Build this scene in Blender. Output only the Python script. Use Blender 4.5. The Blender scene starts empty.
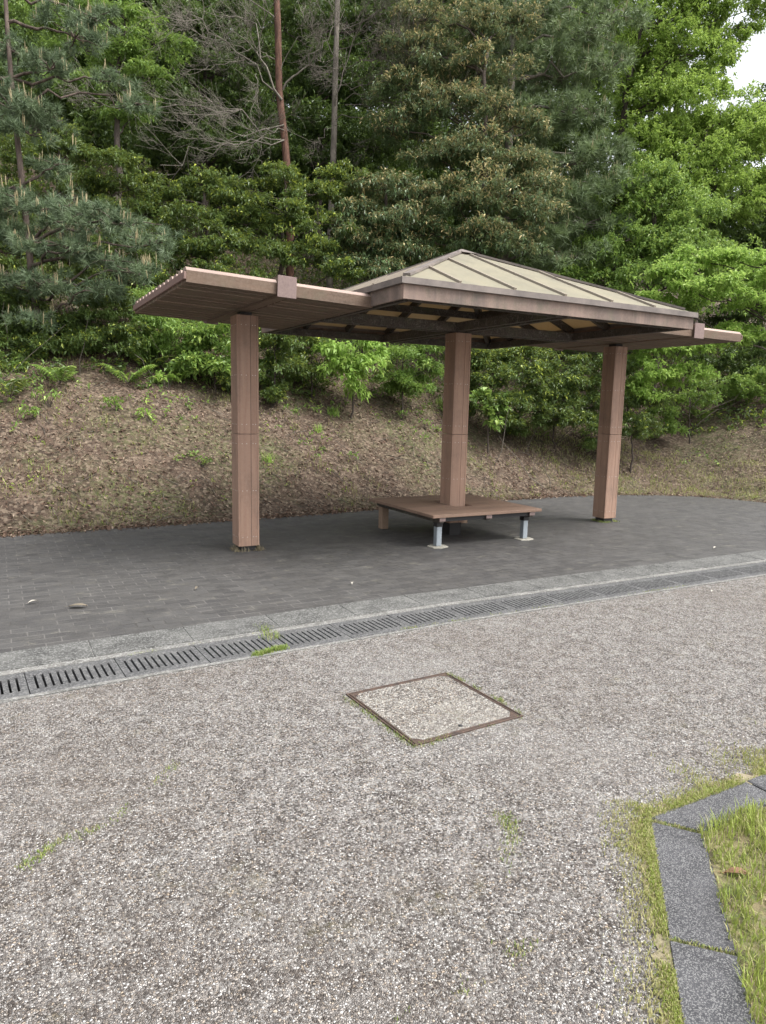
import bpy, math, random
import numpy as np
from mathutils import Vector, Matrix

random.seed(7)
R = np.random.default_rng(11)
scene = bpy.context.scene
col = scene.collection

# ------------------------------------------------------------------ camera frame (metres; x along the shelter, y up the slope)
CX, CY, CH = -5.0765, -7.4232, 1.6
YAW, PITCH, ROLL, FPX = -0.501, 0.1485, 0.0221, 703.27
fw = np.array([-math.sin(YAW)*math.cos(PITCH), math.cos(YAW)*math.cos(PITCH), -math.sin(PITCH)])
_r = np.array([math.cos(YAW), math.sin(YAW), 0.0]); _u = np.cross(_r, fw)
cr = _r*math.cos(ROLL) + _u*math.sin(ROLL)
cu = _u*math.cos(ROLL) - _r*math.sin(ROLL)
CAM = np.array([CX, CY, CH])
def W(px, py, D):
    """world point seen at a pixel of the survey photo, D metres ahead"""
    return CAM + D*(fw + cr*(px-383)/FPX - cu*(py-512)/FPX)
def G(px, py, z=0.0):
    d = fw + cr*(px-383)/FPX - cu*(py-512)/FPX
    return CAM + d*(z-CH)/d[2]

# ------------------------------------------------------------------ terrain
BACK = np.array([(-40, 1.6), (-9, 1.65), (-5.12, 1.79), (-4.0, 1.85), (-2.3, 1.95), (-1.27, 2.04), (0.53, 2.24), (2.4, 2.40), (4.11, 2.47),
                 (5.0, 2.42), (5.6, 2.27), (6.3, 1.98), (6.8, 1.62), (7.12, 1.1), (7.3, 0.47), (7.6, -0.6), (8.5, -1.5), (12, -2.0), (60, -2.2)])
def bank_s(u, v):
    u = np.asarray(u, float); v = np.asarray(v, float)
    best = np.full(u.shape, 1e9)
    for (a, b) in zip(BACK[:-1], BACK[1:]):
        dx, dy = b-a; L2 = dx*dx+dy*dy
        t = np.clip(((u-a[0])*dx+(v-a[1])*dy)/L2, 0, 1)
        best = np.minimum(best, np.hypot(u-a[0]-t*dx, v-a[1]-t*dy))
    return np.where(v > np.interp(u, BACK[:, 0], BACK[:, 1]), best, -best)
def wob(u, v):
    return (0.5*np.sin(u*1.3+0.7*np.sin(v*0.9)) + 0.35*np.sin(v*2.1+u*0.8+1.7) + 0.25*np.sin(u*3.7-v*2.9+0.4) + 0.16*np.sin(u*7.3+v*5.1))
def terrain(u, v):
    u = np.asarray(u, float); v = np.asarray(v, float)
    s = bank_s(u, v)
    k = 0.62 - 0.20*np.clip((u-3)/6, 0, 1)
    sc = np.minimum(s, 32) + 0.25*np.clip(s-32, 0, 60)
    edge = np.clip(s/0.9, 0, 1); edge = edge*edge*(3-2*edge)
    z = np.where(s > 0, k*(s*0.45*(1-edge)+ (sc-0.25)*edge), 0.6*s)
    return z + wob(u, v)*0.10*np.clip(s/1.2, 0, 1) + 0.02*np.sin(u*9+v*4)*np.clip(s/0.8, 0, 1)

# ------------------------------------------------------------------ object helpers
def tag(o, label=None, cat=None, group=None, kind=None):
    if label: o['label'] = label
    if cat: o['category'] = cat
    if group: o['group'] = group
    if kind: o['kind'] = kind
    return o
def empty(name, loc=(0, 0, 0), rz=0.0):
    o = bpy.data.objects.new(name, None); col.objects.link(o)
    o.location = tuple(float(c) for c in loc); o.rotation_euler = (0, 0, rz); o.empty_display_size = 0.2
    return o
def link(name, me, parent=None):
    o = bpy.data.objects.new(name, me); col.objects.link(o)
    if parent is not None: o.parent = parent
    return o
def np_mesh(name, V, F, nv, mats, attrs=None, midx=None, smooth=False):
    """V (n,3) verts, F (m*nv) flat index array of nv-gons"""
    me = bpy.data.meshes.new(name)
    V = np.ascontiguousarray(V, np.float32); F = np.ascontiguousarray(F, np.int32).ravel()
    m = len(F)//nv
    me.vertices.add(len(V)); me.vertices.foreach_set('co', V.ravel())
    me.loops.add(len(F)); me.loops.foreach_set('vertex_index', F)
    me.polygons.add(m); me.polygons.foreach_set('loop_start', np.arange(0, m*nv, nv, dtype=np.int32))
    if midx is not None: me.polygons.foreach_set('material_index', np.ascontiguousarray(midx, np.int32))
    me.polygons.foreach_set('use_smooth', np.full(m, smooth, bool))
    for k, a in (attrs or {}).items():
        at = me.attributes.new(k, 'FLOAT', 'POINT'); at.data.foreach_set('value', np.ascontiguousarray(a, np.float32))
    for mt in (mats if isinstance(mats, (list, tuple)) else [mats]): me.materials.append(mt)
    me.update(calc_edges=True)
    return me

class MB:
    """collects boxes, bars, tubes and prisms into one mesh"""
    def __init__(s): s.v = []; s.f = []; s.m = []; s.sm = []
    def add(s, vs, fs, mi=0, smooth=False):
        o = len(s.v); s.v += [tuple(float(c) for c in p) for p in vs]
        for f in fs: s.f.append(tuple(i+o for i in f)); s.m.append(mi); s.sm.append(smooth)
    def box(s, a, b, mi=0, bev=0.0):
        (x0, y0, z0), (x1, y1, z1) = a, b
        if bev <= 0:
            vs = [(x0,y0,z0),(x1,y0,z0),(x1,y1,z0),(x0,y1,z0),(x0,y0,z1),(x1,y0,z1),(x1,y1,z1),(x0,y1,z1)]
            s.add(vs, [(3,2,1,0),(4,5,6,7),(0,1,5,4),(1,2,6,5),(2,3,7,6),(3,0,4,7)], mi)
        else:
            # chamfered box: 24 verts
            cx, cy, cz = (x0+x1)/2, (y0+y1)/2, (z0+z1)/2; hx, hy, hz = (x1-x0)/2, (y1-y0)/2, (z1-z0)/2
            bev = min(bev, hx*.9, hy*.9, hz*.9); vs = []; idx = {}
            for sx in (-1,1):
                for sy in (-1,1):
                    for sz in (-1,1):
                        for ax in range(3):
                            h = [hx-bev, hy-bev, hz-bev]; h[ax] = (hx,hy,hz)[ax]
                            idx[(sx,sy,sz,ax)] = len(vs); vs.append((cx+sx*h[0], cy+sy*h[1], cz+sz*h[2]))
            fs = []
            for ax in range(3):
                o1, o2 = (ax+1)%3, (ax+2)%3
                for sg in (-1,1):
                    q = []
                    for (a1,a2) in ((-1,-1),(1,-1),(1,1),(-1,1)):
                        k=[0,0,0]; k[ax]=sg; k[o1]=a1; k[o2]=a2; q.append(idx[(k[0],k[1],k[2],ax)])
                    fs.append(q if sg>0 else q[::-1])
            for ax in range(3):      # edges running along ax
                o1, o2 = (ax+1)%3, (ax+2)%3
                for s1 in (-1,1):
                    for s2 in (-1,1):
                        def K(t, fa):
                            k=[0,0,0]; k[ax]=t; k[o1]=s1; k[o2]=s2; return idx[(k[0],k[1],k[2],fa)]
                        q=[K(-1,o1),K(1,o1),K(1,o2),K(-1,o2)]
                        fs.append(q if s1*s2<0 else q[::-1])
            for sx in (-1,1):
                for sy in (-1,1):
                    for sz in (-1,1):
                        q=[idx[(sx,sy,sz,0)],idx[(sx,sy,sz,1)],idx[(sx,sy,sz,2)]]
                        fs.append(q if sx*sy*sz>0 else q[::-1])
            s.add(vs, fs, mi)
    def bar(s, p, q, w, h, mi=0, up=(0,0,1)):
        """rectangular bar from p to q, width w sideways, height h along up (centred)"""
        p=np.array(p,float); q=np.array(q,float); d=(q-p)/np.linalg.norm(q-p)
        sd=np.cross(d,up); sd/=np.linalg.norm(sd); u2=np.cross(sd,d)
        vs=[c+sd*a*w/2+u2*b*h/2 for c in (p,q) for (a,b) in ((-1,-1),(1,-1),(1,1),(-1,1))]
        s.add(vs,[(0,1,2,3),(7,6,5,4),(1,0,4,5),(2,1,5,6),(3,2,6,7),(0,3,7,4)],mi)
    def tube(s, pts, rad, n=6, mi=0, cap=True):
        pts=np.array(pts,float); rad=np.broadcast_to(np.array(rad,float),(len(pts),)); vs=[]; fs=[]
        t=np.gradient(pts,axis=0) if len(pts)>2 else np.repeat([pts[-1]-pts[0]],len(pts),0)
        ref=np.array([0.31,0.17,0.93]) if abs(t[0][2])<0.9*np.linalg.norm(t[0]) else np.array([1.,0.1,0.])
        for i,p in enumerate(pts):
            d=t[i]/(np.linalg.norm(t[i])+1e-9); a=np.cross(d,ref); a/=np.linalg.norm(a)+1e-9; b=np.cross(d,a)
            for k in range(n):
                th=2*math.pi*k/n; vs.append(p+rad[i]*(math.cos(th)*a+math.sin(th)*b))
        for i in range(len(pts)-1):
            for k in range(n): fs.append((i*n+k,i*n+(k+1)%n,(i+1)*n+(k+1)%n,(i+1)*n+k))
        if cap: fs.append(tuple(range(n))[::-1]); fs.append(tuple((len(pts)-1)*n+k for k in range(n)))
        s.add(vs,fs,mi,True)
    def prism(s, poly, z0, z1, mi=0, ch=0.0):
        n=len(poly); c=np.mean(poly,0)
        ins=[tuple(np.array(p)+(c-np.array(p))*ch/np.linalg.norm(c-np.array(p))) for p in poly] if ch else poly
        zt=z1-ch*0.7
        vs=[(x,y,z0) for x,y in poly]+[(x,y,zt) for x,y in poly]+([(x,y,z1) for x,y in ins] if ch else [])
        fs=[tuple(range(n))[::-1]]+[(k,(k+1)%n,n+(k+1)%n,n+k) for k in range(n)]
        if ch: fs+=[(n+k,n+(k+1)%n,2*n+(k+1)%n,2*n+k) for k in range(n)]+[tuple(range(2*n,3*n))]
        else: fs+=[tuple(range(n,2*n))]
        s.add(vs,fs,mi)
    def mesh(s, name, mats):
        me=bpy.data.meshes.new(name); me.from_pydata(s.v,[],s.f)
        for m in (mats if isinstance(mats,(list,tuple)) else [mats]): me.materials.append(m)
        me.polygons.foreach_set('material_index', s.m); me.polygons.foreach_set('use_smooth', s.sm); me.update(); return me
    def build(s, name, mats, parent=None): return link(name, s.mesh(name, mats), parent)

# ------------------------------------------------------------------ material helpers
class NT:
    def __init__(s, name):
        s.m=bpy.data.materials.new(name); s.m.use_nodes=True; s.t=s.m.node_tree; s.t.nodes.clear()
        s.out=s.n('ShaderNodeOutputMaterial')
    def n(s, typ, **kw):
        x=s.t.nodes.new(typ)
        for k,v in kw.items(): setattr(x,k,v)
        return x
    def l(s,a,b): s.t.links.new(a,b)
    def val(s, sock, v):
        if isinstance(v,(int,float)): sock.default_value=v
        elif isinstance(v,(tuple,list)): sock.default_value=tuple(v)+((1,) if len(v)==3 and sock.type=='RGBA' else ())
        else: s.l(v,sock)
    def coord(s, rot=0.0, scale=(1,1,1), loc=(0,0,0)):
        tc=s.n('ShaderNodeTexCoord'); mp=s.n('ShaderNodeMapping'); s.l(tc.outputs['Object'],mp.inputs['Vector'])
        mp.inputs['Rotation'].default_value=(0,0,rot); mp.inputs['Scale'].default_value=scale; mp.inputs['Location'].default_value=loc
        return mp.outputs[0]
    def noise(s, vec, scale, detail=4, rough=0.55, dist=0.0):
        x=s.n('ShaderNodeTexNoise'); s.l(vec,x.inputs['Vector']); x.inputs['Scale'].default_value=scale
        x.inputs['Detail'].default_value=detail; x.inputs['Roughness'].default_value=rough; x.inputs['Distortion'].default_value=dist
        return x.outputs['Fac']
    def voro(s, vec, scale, feature='F1', out='Color', rnd=1.0):
        x=s.n('ShaderNodeTexVoronoi',feature=feature); s.l(vec,x.inputs['Vector']); x.inputs['Scale'].default_value=scale
        x.inputs['Randomness'].default_value=rnd
        return x.outputs[out]
    def ramp(s, fac, stops, interp='LINEAR'):
        x=s.n('ShaderNodeValToRGB'); x.color_ramp.interpolation=interp; el=x.color_ramp.elements
        while len(el)<len(stops): el.new(0.5)
        for e,(p,c) in zip(el,stops):
            e.position=p; e.color=(c,c,c,1) if isinstance(c,(int,float)) else tuple(c)+(1,)
        s.val(x.inputs['Fac'],fac); return x.outputs['Color']
    def mix(s, fac, a, b, mode='MIX'):
        x=s.n('ShaderNodeMix',data_type='RGBA',blend_type=mode); s.val(x.inputs[0],fac); s.val(x.inputs[6],a); s.val(x.inputs[7],b); return x.outputs[2]
    def math(s, op, a, b=0.0):
        x=s.n('ShaderNodeMath',operation=op); s.val(x.inputs[0],a); s.val(x.inputs[1],b); return x.outputs[0]
    def sep(s, c):
        x=s.n('ShaderNodeSeparateColor'); s.l(c,x.inputs[0]); return x.outputs
    def attr(s, name):
        x=s.n('ShaderNodeAttribute'); x.attribute_name=name; return x.outputs['Fac']
    def bump(s, h, strength=0.5, dist=0.01):
        x=s.n('ShaderNodeBump'); s.l(h,x.inputs['Height']); x.inputs['Strength'].default_value=strength; x.inputs['Distance'].default_value=dist; return x.outputs[0]
    def pbr(s, color, rough=0.7, metal=0.0, normal=None, spec=0.5):
        b=s.n('ShaderNodeBsdfPrincipled'); s.val(b.inputs['Base Color'],color); s.val(b.inputs['Roughness'],rough); s.val(b.inputs['Metallic'],metal)
        b.inputs['Specular IOR Level'].default_value=spec
        if normal is not None: s.l(normal,b.inputs['Normal'])
        return b.outputs[0]
    def end(s, sh): s.l(sh,s.out.inputs['Surface']); return s.m

def leaf_mat(name, dark, light, young, rough=0.45, trans=0.3, spec=0.4):
    t=NT(name); c=t.mix(t.attr('tint'),dark,light); c=t.mix(t.attr('young'),c,young)
    p=t.pbr(c,rough,spec=spec); tr=t.n('ShaderNodeBsdfTranslucent'); c2=t.mix(0.55,c,(0.30,0.42,0.05),'MULTIPLY')
    t.l(t.mix(0.5,c,young),tr.inputs['Color'])
    mx=t.n('ShaderNodeMixShader'); mx.inputs[0].default_value=trans; t.l(p,mx.inputs[1]); t.l(tr.outputs[0],mx.inputs[2])
    return t.end(mx.outputs[0])

def wood_mat(name, base, var, stain=0.4, axis='z', rough=0.72, scale=1.0, moss=0.0, lichen=0.0, streak=0.0):
    """weathered brown board with grain along one axis"""
    t=NT(name); sc={'z':(22,22,1.2),'x':(1.2,22,22),'y':(22,1.2,22)}[axis]
    v=t.coord(scale=tuple(k*scale for k in sc)); g=t.noise(v,1.0,5,0.6,0.4)
    v2=t.coord(); b=t.noise(v2,2.3,5,0.65); f=t.noise(v2,60,3,0.6)
    c=t.mix(t.ramp(g,[(0.3,0.0),(0.7,1.0)]),base,var)
    c=t.mix(t.ramp(b,[(0.48,0.0),(0.72,stain)]),c,(0.075,0.06,0.048))
    c=t.mix(t.ramp(f,[(0.35,0.0),(0.8,0.25)]),c,(0.42,0.33,0.27))
    if moss: c=t.mix(t.ramp(t.noise(v2,3.7,6,0.75),[(0.5,0.0),(0.62,moss)]),c,(0.10,0.115,0.07))
    if lichen: c=t.mix(t.math('MULTIPLY',t.ramp(t.noise(v2,11,6,.75),[(.52,0),(.6,lichen)]),t.ramp(f,[(.4,0),(.6,1.0)])),c,(.20,.195,.175))
    if streak:
        sv=t.coord(scale=(5.5,5.5,.9)); c=t.mix(t.math('MULTIPLY',t.ramp(t.noise(sv,1.0,5,.7),[(.46,0),(.64,streak)]),t.ramp(t.noise(v2,1.1,4,.6),[(.38,.1),(.6,1.0)])),c,(.075,.072,.072))
    gi=t.n('ShaderNodeNewGeometry'); c=t.mix(t.ramp(gi.outputs['Random Per Island'],[(0,.0),(1,.34)]),c,tuple(x*.55 for x in var)); c=t.mix(t.ramp(t.noise(t.coord(scale=tuple(.25*k for k in sc)),1.0,4,.7),[(.52,0),(.7,.35)]),c,tuple(min(1,x*1.45) for x in base))
    h=t.math('ADD',g,t.math('MULTIPLY',f,0.4))
    return t.end(t.pbr(c,rough,normal=t.bump(h,0.35,0.004),spec=0.35))

M={}
# exposed-aggregate road
def aggregate(name, patch=True):
    t=NT(name); v=t.coord()
    nz=t.n('ShaderNodeTexNoise'); t.l(v,nz.inputs['Vector']); nz.inputs['Scale'].default_value=40
    vv=t.n('ShaderNodeVectorMath',operation='MULTIPLY_ADD'); t.l(nz.outputs['Color'],vv.inputs[0]); vv.inputs[1].default_value=(.012,.012,.0); t.l(v,vv.inputs[2])
    w=vv.outputs[0]
    cell=t.sep(t.voro(w,145)); cell2=t.sep(t.voro(w,98))
    peb=t.ramp(cell[0],[(0.0,(.035,.03,.028)),(.22,(.09,.078,.07)),(.42,(.195,.176,.163)),(.58,(.28,.268,.258)),(.72,(.35,.287,.222)),(.84,(.44,.43,.415)),(1,(.58,.57,.555))])
    peb=t.mix(t.ramp(cell2[1],[(.90,0.0),(.94,.6)]),peb,(.52,.505,.485))
    ed=t.voro(w,145,'DISTANCE_TO_EDGE','Distance')
    gap=t.ramp(ed,[(0.0,1.0),(.16,0.0)])
    big=t.noise(v,0.55,6,0.62); mid=t.noise(v,3.1,6,0.68); fin=t.noise(v,17,4,0.6)
    mort=t.mix(t.ramp(t.noise(v,9,6,.75),[(.42,0.0),(.64,1.0)]),(.06,.052,.046),(.40,.39,.375))
    c=t.mix(t.math('MULTIPLY',gap,.8),peb,mort)
    # whitish lichen / cement bloom in worn patches, brown moss film elsewhere
    lich=t.math('MULTIPLY',t.ramp(t.noise(v,5.5,7,.72),[(.50,0.0),(.66,1.0)]),t.ramp(fin,[(.42,0.0),(.62,.7)]))
    c=t.mix(t.math('MULTIPLY',lich,.55),c,(.46,.45,.435))
    c=t.mix(t.ramp(big,[(.48,0.0),(.70,.30)]),c,(.17,.140,.115)); c=t.mix(t.ramp(t.noise(v,.42,4,.55),[(.50,0),(.66,.28)]),c,(.44,.43,.415))
    c=t.mix(t.math('MULTIPLY',t.ramp(t.noise(v,2.4,8,.72),[(.56,0.0),(.70,1.0)]),t.ramp(fin,[(.45,0),(.6,.5)])),c,(.15,.135,.055))
    c=t.mix(1.0,c,(1.25,1.235,1.22) if patch else (1.52,1.50,1.44),'MULTIPLY')
    h=t.math('ADD',t.math('MULTIPLY',t.ramp(ed,[(0,0.0),(.3,1.0)]),1.0),t.math('MULTIPLY',cell[2],.7))
    return t.end(t.pbr(c,.8,normal=t.bump(h,1.0,.008),spec=.3))
M['aggregate']=aggregate('exposed_aggregate')

# interlocking dark pavers
def pavers():
    t=NT('dark_pavers'); v=t.coord(loc=(.07,.03,0))
    br=t.n('ShaderNodeTexBrick'); t.l(v,br.inputs['Vector']); br.offset=.5; br.inputs['Scale'].default_value=1
    br.inputs['Brick Width'].default_value=.2; br.inputs['Row Height'].default_value=.1; br.inputs['Mortar Size'].default_value=.005; br.inputs['Mortar Smooth'].default_value=.2; br.inputs['Bias'].default_value=-.1
    br.inputs['Color1'].default_value=(.036,.035,.036,1); br.inputs['Color2'].default_value=(.07,.068,.066,1); br.inputs['Mortar'].default_value=(.022,.02,.018,1)
    big=t.noise(v,.8,6,.65); mid=t.noise(v,4.5,5,.65); fin=t.noise(v,90,3,.7)
    c=br.outputs['Color']
    c=t.mix(t.ramp(big,[(.40,0),(.66,.75)]),c,(.047,.044,.042))
    c=t.mix(t.ramp(t.noise(v,7,6,.75),[(.47,0),(.70,.65)]),c,(.092,.087,.08))
    c=t.mix(t.ramp(fin,[(.42,0),(.72,.5)]),c,(.125,.121,.116))
    # pale efflorescent joints in scattered patches, moss joints in others
    xs=t.n('ShaderNodeSeparateXYZ'); t.l(v,xs.inputs[0]); mr=t.n('ShaderNodeMapRange'); t.l(xs.outputs[0],mr.inputs[0]); mr.inputs[1].default_value=-4.2; mr.inputs[2].default_value=-1.5; mr.inputs[3].default_value=.17; mr.inputs[4].default_value=0.0
    pj=t.math('MULTIPLY',br.outputs['Fac'],t.ramp(t.math('ADD',t.noise(v,1.15,4,.6),mr.outputs[0]),[(.50,.0),(.68,.5)]))
    c=t.mix(t.math('MULTIPLY',pj,t.ramp(mid,[(.36,.15),(.55,1.0)])),c,(.205,.197,.185))
    ps=t.math('MULTIPLY',t.ramp(t.noise(t.coord(scale=(1,1.6,1),loc=(3,1,0)),3.4,6,.75),[(.58,0),(.68,.6)]),t.ramp(fin,[(.3,.4),(.6,1.0)]))
    c=t.mix(ps,c,(.185,.175,.14))
    h=t.math('SUBTRACT',t.math('MULTIPLY',fin,.35),br.outputs['Fac'])
    return t.end(t.pbr(c,t.ramp(mid,[(.3,.55),(.7,.8)]),normal=t.bump(h,.7,.005),spec=.45))
M['pavers']=pavers()

def concrete(name, a, b, speck=.6, sc=1.0, dark=(.12,.12,.115), grit=120):
    t=NT(name); v=t.coord(); n=t.noise(v,5*sc,6,.65); f=t.voro(v,grit); fs=t.sep(f); m=t.noise(v,1.4,5,.65)
    c=t.mix(t.ramp(n,[(.35,0),(.68,1.0)]),a,b)
    c=t.mix(t.ramp(fs[0],[(.62,0),(.8,speck)]),c,(.55,.55,.53))
    c=t.mix(t.ramp(fs[1],[(.72,0),(.85,speck)]),c,dark)
    c=t.mix(t.ramp(m,[(.5,0),(.7,.5)]),c,dark)
    return t.end(t.pbr(c,.8,normal=t.bump(t.math('ADD',n,t.math('MULTIPLY',fs[2],.5)),.5,.004),spec=.35))
M['kerb']=concrete('kerb_concrete',(.045,.045,.043),(.12,.12,.113),.22)
M['kerb_dark']=concrete('granite_kerb',(.036,.036,.040),(.078,.078,.084),.25,1.4,(.03,.03,.033),330)
M['lip']=concrete('drain_lip_concrete',(.10,.098,.09),(.20,.194,.18),.35)
M['pad']=concrete('pad_mortar',(.25,.235,.19),(.36,.34,.285),.3)
M['grate']=concrete('grate_concrete',(.05,.05,.052),(.085,.085,.087),.18)

def soil(name, a, b, green=0.0):
    t=NT(name); v=t.coord(); n=t.noise(v,2.2,8,.7); f=t.voro(v,26); fs=t.sep(f); q=t.noise(v,14,5,.7); big=t.noise(v,.7,5,.6)
    c=t.mix(t.ramp(n,[(.35,0),(.68,1.0)]),a,b)
    c=t.mix(t.ramp(fs[0],[(.6,0),(.8,.55)]),c,(.24,.19,.14))
    c=t.mix(t.ramp(fs[1],[(.65,0),(.85,.7)]),c,(.035,.027,.02))
    if green: c=t.mix(t.math('MULTIPLY',t.ramp(big,[(.45,0),(.62,green)]),t.ramp(q,[(.42,0),(.58,1.0)])),c,(.095,.13,.04))
    return t.end(t.pbr(c,.9,normal=t.bump(t.math('ADD',q,fs[2]),.9,.03),spec=.2))
M['hill']=soil('bank_soil',(.06,.041,.03),(.132,.095,.07),.45)
M['earth']=soil('earth',(.11,.09,.065),(.2,.17,.12),.4)
M['turf_soil']=soil('turf_soil',(.17,.14,.08),(.25,.22,.12),.8)
M['sand']=soil('sandy_soil',(.19,.165,.105),(.28,.24,.165),.6)
M['channel']=NT('drain_dark'); M['channel']=M['channel'].end(M['channel'].pbr((.03,.03,.03),.9))

M['post']=wood_mat('brown_board_upright',(.39,.248,.178),(.31,.188,.133),.4,'z',streak=.3)
M['post_core']=NT('dark_steel'); M['post_core']=M['post_core'].end(M['post_core'].pbr((.03,.028,.028),.6,.3))
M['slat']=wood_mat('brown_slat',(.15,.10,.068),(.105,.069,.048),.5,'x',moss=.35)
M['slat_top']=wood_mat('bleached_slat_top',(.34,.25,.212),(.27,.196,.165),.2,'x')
M['slat_end']=wood_mat('pink_brown_board',(.21,.13,.112),(.168,.104,.088),.15,'y')
M['cap']=wood_mat('mauve_cap',(.215,.155,.145),(.18,.128,.118),.2,'z')
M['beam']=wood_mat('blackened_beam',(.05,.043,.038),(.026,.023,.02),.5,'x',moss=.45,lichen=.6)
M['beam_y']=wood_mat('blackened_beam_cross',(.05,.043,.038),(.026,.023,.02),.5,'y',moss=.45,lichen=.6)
M['fascia']=wood_mat('weathered_fascia',(.25,.178,.145),(.175,.127,.105),.85,'z',scale=.35,moss=.45,streak=.8)
M['bench_top']=wood_mat('bench_board',(.235,.152,.108),(.19,.118,.083),.35,'x')
M['bench_leg']=wood_mat('bench_leg_board',(.27,.185,.125),(.20,.135,.09),.3,'z')
def trim():
    t=NT('grey_gutter_trim'); v=t.coord(); n=t.noise(v,3,6,.7); c=t.mix(t.ramp(n,[(.38,0),(.66,1.0)]),(.21,.178,.158),(.12,.103,.094))
    return t.end(t.pbr(c,.55,.1,spec=.4))
M['trim']=trim()
def seam():
    t=NT('roof_batten'); v=t.coord(); n=t.noise(v,8,4,.6); return t.end(t.pbr(t.mix(n,(.20,.168,.135),(.29,.25,.20)),.6))
M['seam']=seam()
def roofsheet():
    t=NT('cream_roof_sheet'); v=t.coord(); n=t.noise(v,1.6,6,.65); f=t.noise(v,45,3,.6); s=t.noise(t.coord(scale=(6,1.2,1.2)),1.5,4,.6)
    c=t.mix(t.ramp(n,[(.38,0),(.68,1.0)]),(.315,.288,.205),(.25,.235,.175)); c=t.mix(t.ramp(f,[(.4,0),(.75,.3)]),c,(.40,.385,.32)); c=t.mix(t.ramp(t.noise(v,3.3,7,.72),[(.52,0),(.68,.45)]),c,(.19,.182,.14)); c=t.mix(t.ramp(s,[(.55,0),(.75,.35)]),c,(.30,.295,.22))
    p=t.pbr(c,.6,spec=.35); tr=t.n('ShaderNodeBsdfTranslucent'); tr.inputs['Color'].default_value=(.55,.42,.25,1)
    m=t.n('ShaderNodeMixShader'); m.inputs[0].default_value=.30; t.l(p,m.inputs[1]); t.l(tr.outputs[0],m.inputs[2]); return t.end(m.outputs[0])
M['roof']=roofsheet()
def steel(name,a,b):
    t=NT(name); v=t.coord(); n=t.noise(v,22,4,.6); return t.end(t.pbr(t.mix(n,a,b),.45,.55,spec=.5))
M['galv']=steel('galvanised',(.30,.34,.37),(.42,.46,.49))
M['screw']=steel('screw_head',(.6,.56,.52),(.7,.66,.62))
def rust():
    t=NT('rusty_frame'); v=t.coord(); n=t.noise(v,25,5,.65); return t.end(t.pbr(t.ramp(n,[(.35,(.045,.034,.03)),(.6,(.10,.066,.05)),(.75,(.19,.13,.10))]),.75,.3,normal=t.bump(n,.4,.003)))
M['rust']=rust()
def bark(name,a,b,sc=1.0):
    t=NT(name); v=t.coord(scale=(9*sc,9*sc,1.6*sc)); n=t.noise(v,1.6,6,.65,.6); c=t.mix(t.ramp(n,[(.36,0),(.64,1.0)]),a,b)
    return t.end(t.pbr(c,.88,normal=t.bump(n,.8,.02),spec=.2))
M['bark_dark']=bark('bark_dark',(.045,.036,.03),(.11,.09,.075)); M['bark_pine']=bark('bark_pine',(.06,.045,.037),(.14,.108,.09))
M['bark_red']=bark('bark_red',(.06,.034,.025),(.15,.082,.058)); M['bark_grey']=bark('bark_grey',(.085,.074,.062),(.19,.168,.14))
M['twig']=bark('bare_twig',(.10,.088,.072),(.17,.15,.125),2.0)
M['twig_pale']=bark('bare_twig_pale',(.13,.115,.095),(.22,.20,.165),2.0)
M['lf_dark']=leaf_mat('leaf_dark_evergreen',(0.034,0.059,0.017),(0.135,0.213,0.057),(0.480,0.551,0.094),.4,.22)
M['lf_deep']=leaf_mat('leaf_far',(0.035,0.064,0.018),(0.109,0.173,0.042),(0.198,0.281,0.052),.5,.22)
M['lf_brown']=leaf_mat('leaf_brown_tips',(0.043,0.079,0.034),(0.122,0.199,0.076),(0.628,0.510,0.249),.4,.2)
M['lf_mid']=leaf_mat('leaf_mid_green',(0.089,0.162,0.034),(0.229,0.361,0.081),(0.413,0.534,0.121),.45,.35)
M['lf_bright']=leaf_mat('leaf_bright_spring',(0.134,0.218,0.032),(0.295,0.432,0.086),(0.427,0.550,0.127),.5,.42)
M['lf_maple']=leaf_mat('leaf_maple',(0.158,0.277,0.043),(0.317,0.489,0.097),(0.511,0.646,0.187),.5,.45)
M['needle']=leaf_mat('pine_needle',(0.080,0.124,0.068),(0.177,0.238,0.122),(0.198,0.252,0.126),.5,.15)
M['needle_grey']=leaf_mat('pine_needle_olive',(0.092,0.143,0.068),(0.226,0.297,0.131),(0.264,0.328,0.132),.5,.15)
M['candle']=leaf_mat('pine_candle',(.26,.21,.11),(.38,.32,.18),(.42,.37,.23),.7,.1)
M['grass']=leaf_mat('grass_blade',(0.163,0.225,0.035),(0.322,0.400,0.075),(0.480,0.430,0.230),.55,.35)
M['dry_grass']=leaf_mat('dry_grass',(.12,.10,.06),(.27,.225,.14),(.36,.31,.2),.7,.2)
M['moss']=leaf_mat('moss_blade',(.12,.19,.03),(.24,.32,.07),(.40,.36,.18),.7,.2)
M['litter']=leaf_mat('litter_leaf',(0.061,0.037,0.025),(0.165,0.107,0.076),(0.363,0.284,0.210),.75,.08,.2)

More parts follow.
